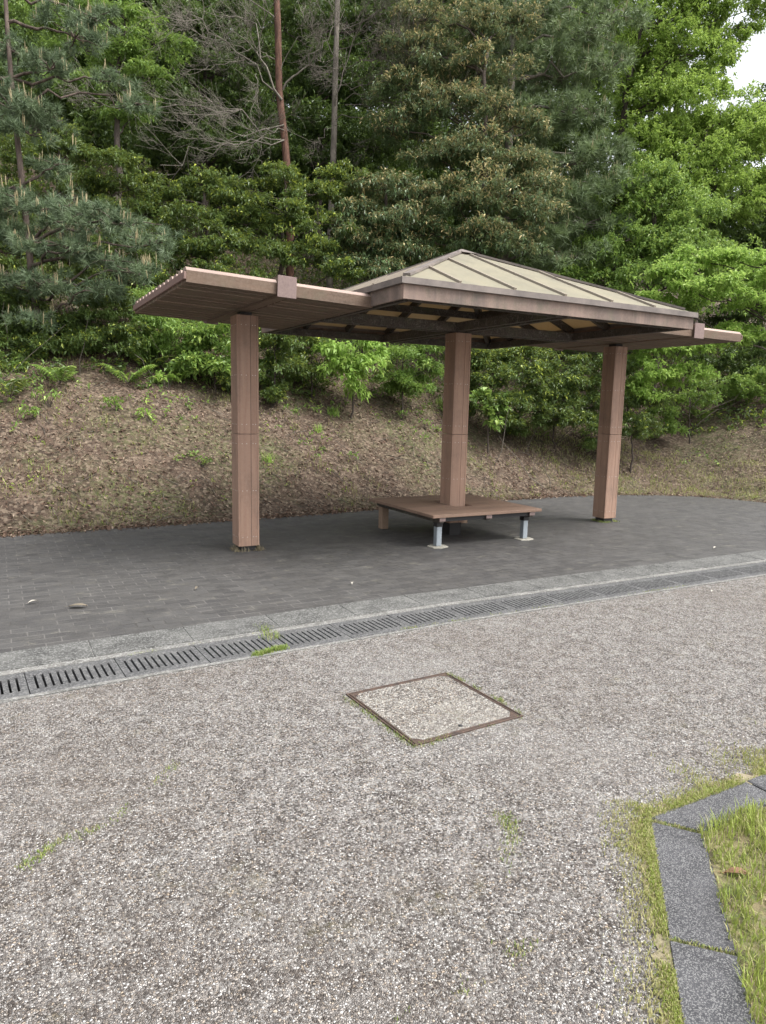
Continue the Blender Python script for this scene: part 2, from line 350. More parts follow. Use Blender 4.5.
# ------------------------------------------------------------------ vegetation generators
def unit(a): return a/(np.linalg.norm(a,axis=-1,keepdims=True)+1e-9)
def leaf_arrays(P, D, L, Wd, droop=0.25, tilt=0.55):
    n=len(P); up=np.array([0,0,1.0])+R.normal(0,tilt,(n,3)); side=unit(np.cross(D,up)); nr=np.cross(side,D)
    L=np.broadcast_to(L,(n,))[:,None]; Wd=np.broadcast_to(Wd,(n,))[:,None]
    V=np.stack([P, P+D*L*.45+side*Wd*.5+nr*Wd*.15, P+D*L-nr*L*droop*.5-np.array([0,0,1.])*L*droop*.5, P+D*L*.45-side*Wd*.5+nr*Wd*.15],1)
    return V.reshape(-1,3)
def sprays(C, A, k, L, ratio, spread, young_k, droop=.25, tilt=.5, tuft=.03):
    """k leaves fanned round every spray centre C with axis A; the first ones are young tips"""
    n=len(C); d=unit(A[:,None,:]*.55+R.normal(0,spread,(n,k,3))); d=d.reshape(-1,3)
    off=R.normal(0,tuft,(n,k,3)); P=(C[:,None,:]+off).reshape(-1,3)
    ls=L*R.uniform(.65,1.2,n*k); V=leaf_arrays(P,d,ls,ls*ratio,droop,tilt)
    sp=R.uniform(0,1,(n,1)); tint=np.clip(.65*sp+.35*R.uniform(0,1,(n,k)),0,1).ravel()
    yo=np.zeros((n,k)); yo[:,:max(1,int(k*.4))]=1; pick=(R.uniform(0,1,(n,1))<np.broadcast_to(np.reshape(young_k,(-1,1)),(n,1))); yo=(yo*pick*R.uniform(.4,1,(n,k))).ravel()
    # tips go up and out
    return V, np.repeat(tint,4), np.repeat(yo,4)
def lobe_points(c, rx, rz, nspray, sub=None, lay=.33):
    sub=sub or max(6,int(13*rx)+3); d=unit(R.normal(0,1,(sub,3))); d[:,2]=np.where(d[:,2]<-.35,-d[:,2]*.6,d[:,2])
    rad=R.uniform(.45,1.08,(sub,1)); sc=d*rad*np.array([rx,rx,rz]); w=R.uniform(.4,1.6,sub); w/=w.sum()
    pick=R.choice(sub,nspray,p=w); sg=R.uniform(.11,.27,sub)[pick][:,None]*rx
    P=sc[pick]+R.normal(0,1,(nspray,3))*sg*np.array([1,1,lay])
    P[:,2]-= .25*np.hypot(*( (P-sc[pick])[:,:2].T))      # pads hang at their rim
    A=unit(P*np.array([1,1,.6])/max(rx,.1)+np.array([0,0,.35])+R.normal(0,.35,(nspray,3)))
    return c+P, A, c+sc
class Leaves:
    def __init__(s): s.V=[]; s.t=[]; s.y=[]
    def add(s,V,t,y): s.V.append(V); s.t.append(t); s.y.append(y)
    def mesh(s,name,mat):
        V=np.concatenate(s.V); return np_mesh(name,V,np.arange(len(V)),4,mat,{'tint':np.concatenate(s.t),'young':np.concatenate(s.y)})
def rel(p, base): return np.asarray(p,float)-np.asarray(base,float)
def wiggle(a,b,n=6,amp=.06,sag=0.0):
    a=np.array(a,float); b=np.array(b,float); t=np.linspace(0,1,n)[:,None]; L=np.linalg.norm(b-a)
    p=a+(b-a)*t; off=R.normal(0,amp*L,(n,3)); off[0]=0; off[-1]=0; p=p+off*.6
    p[:,2]+=sag*L*np.sin(np.pi*t[:,0]); return p
def ground_base(p): return np.array([p[0],p[1],float(terrain(p[0],p[1]))-.12])

def leafy(name,label,cat,mat,bk,trunk,lobes,D,leaf=.085,ratio=.42,k=9,dens=1.0,young=.35,r0=.10,group=None,spread=.75,droop=.28,tilt=.36,lay=.24,flat=.7,twigs=True,nlimb=99,extra=None,skirt=0,shrink=1.0):
    """trunk: [(px,py,D)...] from top to foot; lobes: [(px,py,dD,rpx[,flat])...]"""
    tp=[W(*q) for q in trunk]; base=ground_base(tp[-1]); tp=[p for p in tp if p[2]>base[2]+.3] or [base+np.array([0,0,.8])]
    root=empty(name,base); tag(root,label,cat,group)
    path=np.array([base]+tp[::-1]); mb=MB(); lv=Leaves()
    # resample
    dd=np.concatenate([[0],np.cumsum(np.linalg.norm(np.diff(path,axis=0),axis=1))]); tt=np.linspace(0,dd[-1],12)
    pp=np.stack([np.interp(tt,dd,path[:,i]) for i in range(3)],1); wig=R.normal(0,.035,pp.shape)*min(1,dd[-1]/3); wig[0]=0; pp+=wig
    mb.tube(pp-base, np.linspace(r0,r0*.35,12),8)
    for li,q in enumerate(lobes):
        dD=q[2]; rp=q[3]; fl=q[4] if len(q)>4 else flat
        c=W(q[0],q[1],D+dD); rx=rp*shrink/FPX*(D+dD); rz=rx*fl
        area=4*math.pi*rx*rx*.55; ns=max(10,int(dens*area*2.6/(leaf*leaf*ratio*.5*k)*.5))
        P,A,S=lobe_points(c,rx,rz,ns,lay=lay); gz=terrain(P[:,0],P[:,1])+.05; P[:,2]=np.maximum(P[:,2],gz)
        yk=young*np.clip(.35+1.3*(P[:,2]-c[2])/rz,.03,1.7); lv.add(*sprays(P-base,A,k,leaf,ratio,spread,yk,droop,tilt,leaf*.35))
        i=int(np.argmin(np.linalg.norm(pp-(c-np.array([0,0,.45*np.linalg.norm(c[:2]-pp[0][:2])])),axis=1)+np.maximum(0,pp[:,2]-c[2])*2)); st=pp[i]
        if li<nlimb:
            rr=max(.008,min(r0*.45,.02*rx+.012)); mb.tube(wiggle(st-base,c-base,7,.05,.05),np.linspace(rr,rr*.4,7),5)
            if twigs:
                for s_ in S[R.choice(len(S),min(len(S),9),replace=False)]:
                    mb.tube(wiggle(c-base,s_-base,4,.08,.04),np.linspace(rr*.4,.004,4),3,cap=False)
    for _ in range(skirt):
        c=base+np.array([R.normal(0,.4),R.normal(.15,.2),0]); rx=R.uniform(.28,.42); c[2]=float(terrain(c[0],c[1]))+.28
        P,A,S=lobe_points(c,rx,rx*.8,int(900*rx*rx*dens*(.08/leaf)**2*9/k)); P[:,2]=np.maximum(P[:,2],terrain(P[:,0],P[:,1])+.04); lv.add(*sprays(P-base,A,k,leaf,ratio,spread,young*.6,droop,tilt,leaf*.35))
    if extra: extra(mb,base,pp)
    mb.build('trunk',M[bk],root); link('crown',lv.mesh('crown',M[mat]),root)
    return root

def pine(label,mat,bk,trunk,lobes,D,r0,kn=55,nl=.17,den=1.0,candle=.5,nw=.005,extra=None):
    tp=[W(*q) for q in trunk]; base=ground_base(tp[-1]); root=empty('pine_tree',base); tag(root,label,'tree')
    path=np.array([base]+tp[::-1]); mb=MB(); dd=np.concatenate([[0],np.cumsum(np.linalg.norm(np.diff(path,axis=0),axis=1))]); tt=np.linspace(0,dd[-1],16)
    pp=np.stack([np.interp(tt,dd,path[:,i]) for i in range(3)],1); mb.tube(pp-base,np.linspace(r0,r0*.45,16),8)
    V=[];T=[];Y=[]; CV=[];CT=[]
    for q in lobes:
        c=W(q[0],q[1],D+q[2]); rx=q[3]/FPX*(D+q[2]); rz=rx*(q[4] if len(q)>4 else .5)
        nt=max(14,int(den*62*rx*rx/.5)); P,A,S=lobe_points(c,rx,rz,nt,sub=max(7,int(16*rx)),lay=.4)
        A=unit(A*np.array([.7,.7,.5])+np.array([0,0,.45]))
        i=int(np.argmin(np.linalg.norm(pp-(c+np.array([0,0,-.1*rx])),axis=1))); rr=max(.012,.02*rx+.012)
        mb.tube(wiggle(pp[i]-base,c-base,8,.06,.06),np.linspace(rr*1.3,rr*.5,8),5)
        for s_ in S: mb.tube(wiggle(c-base,s_-base,5,.09,.05),np.linspace(rr*.5,.006,5),4,cap=False)
        n=len(P); d=unit(A[:,None,:]*.75+R.normal(0,.62,(n,kn,3))+np.array([0,0,-.08])); ln=nl*R.uniform(.6,1.15,(n,kn,1))
        b=(P-base)[:,None,:]-A[:,None,:]*R.uniform(0,.10,(n,kn,1)); sd=unit(np.cross(d,R.normal(0,1,(n,kn,3))))*nw
        tip=b+d*ln; tip[:,:,2]-=.12*ln[:,:,0]
        V.append(np.stack([b-sd,b+sd,tip],2).reshape(-1,3)); sp=R.uniform(0,1,(n,1,1)); T.append(np.clip(.6*sp+.4*R.uniform(0,1,(n,kn,1)),0,1).repeat(3,2).ravel()); Y.append(np.zeros(n*kn*3))
        for p in (P-base)[R.uniform(0,1,n)<candle*.42]:
            for _ in range(R.integers(1,4)):
                L=R.uniform(.08,.24); q0=p+R.normal(0,.025,3); ax=unit(np.array([R.normal(0,.10),R.normal(0,.10),1.0])); w=R.uniform(.005,.009)
                a=np.array([1.,0,0]); b2=np.array([0,1.,0])
                ring=[q0+w*(a*ca+b2*sa)+ax*z*L for z,wf in ((0,1),(.75,1)) for ca,sa in ((1,0),(0,1),(-1,0),(0,-1))]; tipv=q0+ax*L*1.05
                f=[]
                for j in range(4): f+=[ring[j],ring[(j+1)%4],ring[4+(j+1)%4],ring[4+j]]
                for j in range(4): f+=[ring[4+j],ring[4+(j+1)%4],tipv,tipv]
                CV.append(np.array(f)); CT.append(np.full(32,R.uniform(0,1)))
    if extra: extra(mb,base,pp)
    mb.build('trunk',M[bk],root); V=np.concatenate(V)
    link('crown',np_mesh('crown',V,np.arange(len(V)),3,M[mat],{'tint':np.concatenate(T),'young':np.concatenate(Y)}),root)
    if CV:
        CVv=np.concatenate(CV); CTt=np.concatenate(CT)
        # degenerate quads of the tips become triangles
        Q=CVv.reshape(-1,4,3); tri=np.linalg.norm(Q[:,2]-Q[:,3],axis=1)<1e-6
        F3=Q[tri][:,:3].reshape(-1,3); T4=CTt.reshape(-1,4)
        qs=Q[~tri]; V2=np.concatenate([qs[:,[0,1,2]].reshape(-1,3),qs[:,[0,2,3]].reshape(-1,3),F3]); tt=np.concatenate([T4[~tri][:,:3].ravel(),T4[~tri][:,:3].ravel(),T4[tri][:,:3].ravel()])
        cd=link('new_shoots',np_mesh('new_shoots',V2,np.arange(len(V2)),3,M['candle'],{'tint':tt,'young':tt*.5}),root); cd['kind']='stuff'
    return root

def grow(mb,p,d,L,r,depth,base,up=.1,nseg=6,br=(3,5),amp=.12,mi=0,ang=.75):
    """bare branch with side twigs"""
    d=np.array(d,float); d/=np.linalg.norm(d); pts=[np.array(p,float)]; sd=L/nseg; dirs=[]
    for i in range(nseg):
        d=unit(d+R.normal(0,amp,3)+np.array([0,0,up*.3])); dirs.append(d); pts.append(pts[-1]+d*sd)
    pts=np.array(pts); mb.tube(pts-base,np.linspace(r,max(r*.3,.0022),nseg+1),4 if r>.012 else 3,mi,cap=False)
    if depth>0:
        for _ in range(R.integers(br[0],br[1]+1)):
            i=R.integers(1,nseg+1); a=R.normal(0,1,3); a=unit(a-dirs[i-1]*(a@dirs[i-1])); nd=unit(dirs[i-1]+a*ang*R.uniform(.6,1.3))
            grow(mb,pts[i],nd,L*R.uniform(.35,.65),max(.0025,r*.45),depth-1,base,up,max(4,nseg-1),br,amp,mi,ang)

def blades(P, h, lean=.45, w=.0035, straw=.2, tb=None):
    """tapering bent grass blades (two quads folded into triangles) on points P"""
    n=len(P); a=R.uniform(0,2*math.pi,n); s=np.stack([np.cos(a),np.sin(a),0*a],1); ld=np.stack([np.cos(a+1.4),np.sin(a+1.4),0*a],1)*R.uniform(.1,1,n)[:,None]*lean
    h=(h*R.uniform(.5,1.25,n))[:,None]; w=np.broadcast_to(w,(n,))[:,None]; up=np.array([0,0,1.])
    b0=P-s*w*.5; b1=P+s*w*.5; m=P+up*h*.6+ld*h*.35; m0=m-s*w*.35; m1=m+s*w*.35; t=P+up*h*.95+ld*h
    V=np.stack([b0,b1,m1,m0,m0,m1,t,t-s*w*.05],1).reshape(-1,3); tint=np.clip((tb if tb is not None else .5)+R.normal(0,.25,n),0,1); yo=(R.uniform(0,1,n)<straw)*R.uniform(.4,1,n)
    return V,np.repeat(tint,8),np.repeat(yo,8)

# ================================================================== SETTING
def sheet(name,poly,z,mat,parent=None):
    me=bpy.data.meshes.new(name); me.from_pydata([(x,y,z) for x,y in poly],[],[tuple(range(len(poly)))]); me.materials.append(M[mat]); me.update()
    return tag(link(name,me),kind='structure')
def bend(u): return np.where(np.asarray(u)<-2.3,-.055*(-2.3-np.asarray(u)),0.0)
BU=[-40,-8,-6,-5,-4,-3,-2.3,0,3,8,60]
def strip_line(v): return [(u,v+float(bend(max(u,-8)))) for u in BU]
sheet('ground',[(-400,-400),(400,-400),(400,400),(-400,400)],-.45,'earth')
sheet('road',[(-60,-60),(60,-60)]+strip_line(-3.205)[::-1],0.0,'aggregate')
pv=strip_line(-2.385); back=[tuple(p) for p in BACK]
sheet('pavement',[p for p in pv]+[(60,-2.0)]+[(a,b+.12) for a,b in back][::-1],0.0,'pavers')
# kerb stones beside the drain, drain trough walls and lips
def strip_box(mb,u0,u1,v0,v1,z0,z1,mi=0,bev=.006,gap=.004):
    b0=float(bend(max(u0,-8))); b1=float(bend(max(u1,-8))); p=[(u0+gap,v0+b0),(u1-gap,v0+b1),(u1-gap,v1+b1),(u0+gap,v1+b0)]
    mb.prism(p,z0,z1,mi,bev)
k=MB(); u=-14.07
while u<40: strip_box(k,u,u+.63,-2.72,-2.39,-.2,.012,0,.005,.0022); u+=.63
tag(k.build('kerb',M['kerb']),kind='structure')
lp=MB()
for (a,b) in zip(np.arange(-14,40,2.0),np.arange(-12,42,2.0)):
    strip_box(lp,a,b,-2.79,-2.722,-.3,.006,0,.004,0); strip_box(lp,a,b,-3.2,-3.165,-.3,.005,0,.004,0)
lp.box((-14,-3.7,-.4),(40,-2.5,-.31),1)
for (a,b) in zip(np.arange(-14,40,2.0),np.arange(-12,42,2.0)): strip_box(lp,a,b,-2.715,-2.392,-.1,.007,0,0,0)
tag(lp.build('drain_channel',[M['lip'],M['channel']]),kind='structure')
# hillside
uu=np.concatenate([np.arange(-26,-8,.6),np.arange(-8,12,.16),np.arange(12,50,.7)]); vv=np.concatenate([np.arange(-6,0,.4),np.arange(0,9,.16),np.arange(9,60,.7)])
U,Vv=np.meshgrid(uu,vv,indexing='ij'); Z=terrain(U,Vv)+R.normal(0,.012,U.shape)*np.clip(bank_s(U,Vv)/.5,0,1); S=bank_s(U,Vv)
nu,nv_=U.shape; I=np.arange(nu*nv_).reshape(nu,nv_); q=np.stack([I[:-1,:-1],I[1:,:-1],I[1:,1:],I[:-1,1:]],-1).reshape(-1,4); Sf=S.ravel()[q]; q=q[(Sf>-.5).any(1)]
used=np.unique(q); remap=-np.ones(nu*nv_,int); remap[used]=np.arange(len(used)); XYZ=np.stack([U.ravel(),Vv.ravel(),Z.ravel()],1)[used]
tag(link('hillside',np_mesh('hillside',XYZ,remap[q],4,M['hill'],smooth=True)),kind='structure')

# leaf litter on the bank, spilling over the pavement edge
n=46000; lu=R.uniform(-9,12,n); lvv=np.interp(lu,BACK[:,0],BACK[:,1])+np.concatenate([R.uniform(.0,4.6,n-5000),R.normal(.02,.07,5000)]); ls=bank_s(lu,lvv)
keep=(ls>-.16)&(R.uniform(0,1,n)<np.where(lu>5,.55,1.0)); lu,lvv=lu[keep],lvv[keep]; n=len(lu)
P=np.stack([lu,lvv,np.maximum(terrain(lu,lvv),.003)+R.uniform(.0,.022,n)],1)
gu=(terrain(lu+.1,lvv)-terrain(lu-.1,lvv))/.2; gv=(terrain(lu,lvv+.1)-terrain(lu,lvv-.1))/.2
a=R.uniform(0,2*math.pi,n); d=np.stack([np.cos(a),np.sin(a),np.cos(a)*gu+np.sin(a)*gv+R.normal(0,.3,n)],1); d=unit(d)
L=R.uniform(.02,.075,n); V=leaf_arrays(P,d,L,L*R.uniform(.22,.6,n),.1,.45)
tn=R.uniform(0,1,n); yo=np.where(R.uniform(0,1,n)<.2,R.uniform(.3,1,n),0)
tag(link('leaf_litter',np_mesh('leaf_litter',V,np.arange(len(V)),4,M['litter'],{'tint':np.repeat(tn,4),'young':np.repeat(yo,4)})),kind='stuff')

# sparse weeds of the bank (nobody could count them)
def on_bank(n,u0,u1,s0,s1):
    u=R.uniform(u0,u1,n); v=np.interp(u,BACK[:,0],BACK[:,1])+R.uniform(s0,s1,n); return u,v
lv=Leaves(); n=1000; u,v=on_bank(n,-8,11,.05,5); m=wob(u*1.3+2,v*1.7)+R.normal(0,.3,n)+.35*np.clip((u-4)/3,0,1)>.2; u,v=u[m],v[m]
c=np.stack([u,v,terrain(u,v)],1); kk=16; P=np.repeat(c,kk,0); P[:,:2]+=R.normal(0,.09,(len(P),2)); P[:,2]=terrain(P[:,0],P[:,1]); lv.add(*blades(P,.075,.9,.006,.35))
n=1500; u,v=on_bank(n,4.5,11,.0,3.5); P=np.repeat(np.stack([u,v,0*u],1),10,0); P[:,:2]+=R.normal(0,.07,(len(P),2)); P[:,2]=terrain(P[:,0],P[:,1]); lv.add(*blades(P,.06,.9,.006,.6))
n=420; u,v=on_bank(n,-8,11,.4,5); c=np.stack([u,v,terrain(u,v)+.03],1); lv.add(*sprays(c,np.tile([0,0,1.],(n,1)),6,.05,.5,.9,.3))
tag(link('bank_weeds',lv.mesh('bank_weeds',M['grass'])),kind='stuff')

# ================================================================== SHELTER
SH=empty('rest_shelter',(0,0,0)); tag(SH,'brown park shelter with a cream pyramid roof and two slatted side canopies on three posts','shelter')
PW=.2334; ZT=2.515; PD=2.724; PDV=.0232
def post(u,v,label=None,zb=.06):
    e=MB(); h=PW/2; zs=1.28
    def clad(z0,z1):
        # per face: two boards with a groove, and slim corner posts
        c=.022; g=.004
        e.box((u-h+.006,v-h+.006,z0+.002),(u+h-.006,v+h-.006,z1-.002),1)
        for sx in (-1,1):
            for sy in (-1,1):
                x0,x1=sorted((u+sx*h,u+sx*(h-c))); y0,y1=sorted((v+sy*h,v+sy*(h-c))); e.box((x0,y0,z0),(x1,y1,z1),0,.003)
        for sg in (-1,1):
            for (a0,a1) in ((-h+c+.0015,.028-g/2),(.028+g/2,h-c-.0015)):
                y0,y1=sorted((v+sg*(h-.002),v+sg*(h-.012))); e.box((u+a0,y0,z0),(u+a1,y1,z1),0)
                x0,x1=sorted((u+sg*(h-.002),u+sg*(h-.012))); e.box((x0,v+a0,z0),(x1,v+a1,z1),0)
        for zz in (z0+.1,(z0+z1)/2,z1-.1):
            for a0 in (-.07,-.02,.05,.08):
                e.box((u+a0-.0035,v-h-.001,zz-.0035),(u+a0+.0035,v-h+.001,zz+.0035),2); e.box((u-h-.001,v+a0-.0035,zz-.0035),(u-h+.001,v+a0+.0035,zz+.0035),2)
    clad(zb,zs-.0025); clad(zs+.0025,ZT)
    o=e.build('post',[M['post'],M['post_core'],M['screw']],SH)
    if label: o['label']=label
    f=MB(); f.box((u-h+.03,v-h+.03,-.05),(u+h-.03,v+h-.03,zb+.01),0,.004); f.build('base_core',M['post_core'],o)
    b=MB(); b.box((u-.06,v-.07,ZT-.01),(u+.06,v+.07,ZT+(.011 if zb>.1 else .036))); b.build('top_bracket',M['post_core'],o)
    return o
post(-PD,PDV,'post under the left slatted canopy, with dry grass at its foot'); post(0,0,'middle post rising through the square bench',.16); post(PD,PDV,'post under the right slatted canopy, with moss at its foot')

# pyramid roof
A_=1.925; H=2.714; HA=3.4875; FH=.17
roof=MB()
apex=(0,0,HA); cs=[(-A_,-A_,H),(A_,-A_,H),(A_,A_,H),(-A_,A_,H)]; lo=[(x*.985,y*.985,z-.018) for x,y,z in cs]
roof.add(cs+[apex]+lo+[(0,0,HA-.02)],[(0,1,4),(1,2,4),(2,3,4),(3,0,4),(6,5,9),(7,6,9),(8,7,9),(5,8,9)])
RF=roof.build('roof',M['roof'],SH)
def slope_z(d): return H+(HA-H)*(1-d/A_)       # d = distance from centre towards the eave
sides=[((1,0),(0,-1)),((0,1),(1,0)),((1,0),(0,1)),((0,1),(-1,0))]     # (along, outward)
def SP(al,ou,t,d,dz=0.0): return (al[0]*t+ou[0]*d, al[1]*t+ou[1]*d, slope_z(d)+dz)
nrm=math.atan2(HA-H,A_)
for (al,ou) in sides:
    for t in (-1.283,-.642,0,.642,1.283):
        d0=max(abs(t),.16)+.03; b=MB(); up=np.array([ou[0]*math.sin(nrm),ou[1]*math.sin(nrm),math.cos(nrm)])
        b.bar(SP(al,ou,t,d0,.012),SP(al,ou,t,A_-.05,.012),.028,.022,0,up); b.build('roof_batten',M['seam'],RF)
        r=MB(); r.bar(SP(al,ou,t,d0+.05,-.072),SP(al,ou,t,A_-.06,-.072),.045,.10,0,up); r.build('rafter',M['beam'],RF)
    b=MB(); z0,z1=H-FH,H-.0435; o0,o1=A_-.055,A_-.028
    p=[SP(al,ou,-(A_-.03),o1)[:2],SP(al,ou,A_-.03,o1)[:2],SP(al,ou,A_-.058,o0)[:2],SP(al,ou,-(A_-.058),o0)[:2]]
    if al[0]*ou[1]-al[1]*ou[0]<0: pass
    else: p=p[::-1]
    b.prism(p,z0,z1); b.build('fascia',M['fascia'],RF)
    g=MB(); o0,o1=A_-.05,A_+.004; p=[SP(al,ou,-o1,o1)[:2],SP(al,ou,o1,o1)[:2],SP(al,ou,o0,o0)[:2],SP(al,ou,-o0,o0)[:2]]
    if al[0]*ou[1]-al[1]*ou[0]>0: p=p[::-1]
    g.prism(p,H-.043,H+.012); g.build('eave_trim',M['trim'],RF)
    for d,nm in ((1.02,'purlin'),(1.80,'eave_beam')):
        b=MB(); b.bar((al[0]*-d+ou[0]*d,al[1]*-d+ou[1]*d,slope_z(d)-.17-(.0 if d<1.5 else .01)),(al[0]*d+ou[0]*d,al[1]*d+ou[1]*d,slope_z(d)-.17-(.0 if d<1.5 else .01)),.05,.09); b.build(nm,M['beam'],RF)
for sx in (-1,1):
    for sy in (-1,1):
        b=MB(); b.bar((sx*.1,sy*.1,slope_z(.1)+.012),(sx*(A_-.10),sy*(A_-.10),slope_z(A_-.10)+.010),.07,.024); b.build('hip_cap',M['trim'],RF)
        b=MB(); b.bar((sx*.06,sy*.06,slope_z(.06)-.1),(sx*(A_-.08),sy*(A_-.08),slope_z(A_-.08)-.1),.06,.13); b.build('hip_rafter',M['beam'],RF)
b=MB(); b.add([(-.17,-.17,slope_z(.17)+.03),(.17,-.17,slope_z(.17)+.03),(.17,.17,slope_z(.17)+.03),(-.17,.17,slope_z(.17)+.03),(0,0,HA+.035)],[(0,1,4),(1,2,4),(2,3,4),(3,0,4),(3,2,1,0)]); b.build('apex_cap',M['trim'],RF)
# crossing beams on the middle post
for s0 in (-1,1):
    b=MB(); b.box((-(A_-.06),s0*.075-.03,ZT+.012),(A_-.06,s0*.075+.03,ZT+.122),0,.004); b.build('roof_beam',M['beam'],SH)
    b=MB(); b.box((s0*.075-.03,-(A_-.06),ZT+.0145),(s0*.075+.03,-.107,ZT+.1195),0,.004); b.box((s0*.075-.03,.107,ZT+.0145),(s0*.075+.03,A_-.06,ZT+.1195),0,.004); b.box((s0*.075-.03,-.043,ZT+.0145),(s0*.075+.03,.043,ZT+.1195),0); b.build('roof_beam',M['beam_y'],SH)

# slatted side canopies
WL,WD,WZ,WH=.8772,1.2433,2.6896,.1275
def canopy(sgn,tilt,label):
    e=empty('slatted_canopy',(sgn*2.7533,-.0438,WZ)); e.parent=SH; e.rotation_euler=(0,tilt,0); e['label']=label
    sl=MB(); ns=14; bw=.085
    for i in range(ns):
        th=.146; y=-WD+th/2+i*(2*WD-th)/(ns-1)
        for (x0,x1) in ((-WL,-bw),(bw,WL)):
            j=R.uniform(-.003,.003); ch=.03
            sl.add([(x0,y-th/2,-WH+j),(x0,y+th/2,-WH+j),(x0,y+th/2,j-ch),(x0,y+th/2-ch,j),(x0,y-th/2+ch,j),(x0,y-th/2,j-ch),
                        (x1,y-th/2,-WH+j),(x1,y+th/2,-WH+j),(x1,y+th/2,j-ch),(x1,y+th/2-ch,j),(x1,y-th/2+ch,j),(x1,y-th/2,j-ch)],[(0,5,2,1),(6,7,8,11),(0,1,7,6),(1,2,8,7),(5,0,6,11)],0)
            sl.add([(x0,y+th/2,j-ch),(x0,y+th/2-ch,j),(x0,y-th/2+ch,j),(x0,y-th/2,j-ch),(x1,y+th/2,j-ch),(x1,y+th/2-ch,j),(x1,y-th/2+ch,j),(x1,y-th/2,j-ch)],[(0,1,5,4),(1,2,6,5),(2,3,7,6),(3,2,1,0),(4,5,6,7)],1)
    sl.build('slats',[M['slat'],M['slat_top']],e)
    b=MB(); b.box((-bw+.03,-WD-.025,-.136),(bw-.03,WD+.02,.028),0,.004); b.build('canopy_beam',M['slat'],e)
    c=MB(); c.box((-bw-.004,-WD-.036,-.15),(bw+.004,-WD-.026,.036),0,.002); c.build('end_cap',M['cap'],e)
    c=MB(); c.box((-bw-.004,WD+.021,-.15),(bw+.004,WD+.031,.036),0,.002); c.build('end_cap',M['cap'],e)
    for sx in (-1,1):
        x0,x1=sorted((sx*(WL+.0015),sx*(WL+.022))); o=MB(); o.box((x0,-WD-.005,-.102),(x1,WD,-.042),0,.003); o.build('end_batten',M['slat_end'],e)
canopy(-1,math.radians(1.9),'left slatted canopy with a saw-toothed outer end'); canopy(1,math.radians(.5),'right slatted canopy half hidden behind the pyramid roof')

# moss and dry grass at the feet of posts
def foot_tuft(name,label,u,v,r,n,h,straw,mat='grass'):
    lv=Leaves(); a=R.uniform(0,2*math.pi,n); rr=r*(.74+np.abs(R.normal(0,.17,n))); x=np.clip(np.cos(a)*1.3,-1,1)*rr; y=np.clip(np.sin(a)*1.3,-1,1)*rr; kp=(np.sin(a*3+u)+.6*np.sin(a*7+1)+R.normal(0,.5,n))>-.5; x,y=x[kp],y[kp]; n=len(x); h=h*R.uniform(.25,1.3,n)
    lv.add(*blades(np.stack([x,y,0*x],1),h,.9,.005,straw)); o=link(name,lv.mesh(name,M[mat])); o.location=(u,v,.003); return tag(o,label,'grass')
foot_tuft('dry_grass_tuft','dry straw-coloured grass ring round the foot of the left post',-PD,PDV,.15,620,.05,.5,'dry_grass')
foot_tuft('moss_patch','green moss ring round the foot of the right post',PD,PDV,.155,700,.028,.3,'moss')

# ================================================================== BENCH
BA,BZ=.7976,.3942
BN=empty('bench',(0,0,0)); tag(BN,'low square brown bench platform wrapped around the middle shelter post','bench')
h=PW/2+.012; mb=MB(); nb=9; bw=2*BA/nb
for i in range(nb):
    y0=-BA+i*bw+.001; y1=-BA+(i+1)*bw-.001
    if y1>-h and y0<h:
        for (x0,x1) in ((-BA,-h),(h,BA)): mb.box((x0,y0,BZ-.035),(x1,y1,BZ),0,.003)
    else: mb.box((-BA,y0,BZ-.035),(BA,y1,BZ),0,.003)
mb.build('seat',M['bench_top'],BN)
for x in (-.66,0,.66):
    mb=MB()
    if x==0:
        for y0,y1 in ((-BA+.03,-h),(h,BA-.03)): mb.box((x-.03,y0,BZ-.10),(x+.03,y1,BZ-.0365),0,.002)
    else: mb.box((x-.03,-BA+.03,BZ-.10),(x+.03,BA-.03,BZ-.0365),0,.002)
    o=mb.build('joist',M['beam_y'],BN); c=MB(); c.box((x-.04,-BA+.012,BZ-.078),(x+.04,-BA+.029,BZ-.037)); c.build('joist_cap',M['cap'],o)
for y in (-BA+.06,BA-.06):
    for x0,x1 in ((-.6285,-.0315),(.0315,.6285)): mb=MB(); mb.box((x0,y-.02,BZ-.085),(x1,y+.02,BZ-.0365)); mb.build('frame_rail',M['post_core'],BN)
for (x,y,wood) in ((-.64,-.66,0),(.64,-.66,0),(-.64,.66,1),(.64,.66,1)):
    mb=MB()
    if wood: mb.box((x-.05,y-.05,.0),(x+.05,y+.05,BZ-.1012),0,.004); o=mb.build('leg',M['bench_leg'],BN); o['label']='brown boxed leg'
    else:
        mb.box((x-.035,y-.035,.012),(x+.035,y+.035,BZ-.1012),0,.004); o=mb.build('leg',M['galv'],BN); o['label']='galvanised steel leg'
        c=MB(); c.box((x-.04,y-.04,BZ-.155),(x+.04,y+.04,BZ-.102)); c.build('leg_collar',M['post_core'],o)
        p=MB(); p.prism([(x-.11,y-.09),(x-.02,y-.12),(x+.10,y-.08),(x+.115,y+.02),(x+.08,y+.10),(x-.03,y+.115),(x-.11,y+.05)],.0,.011,0,.008); p.build('footing',M['pad'],o)

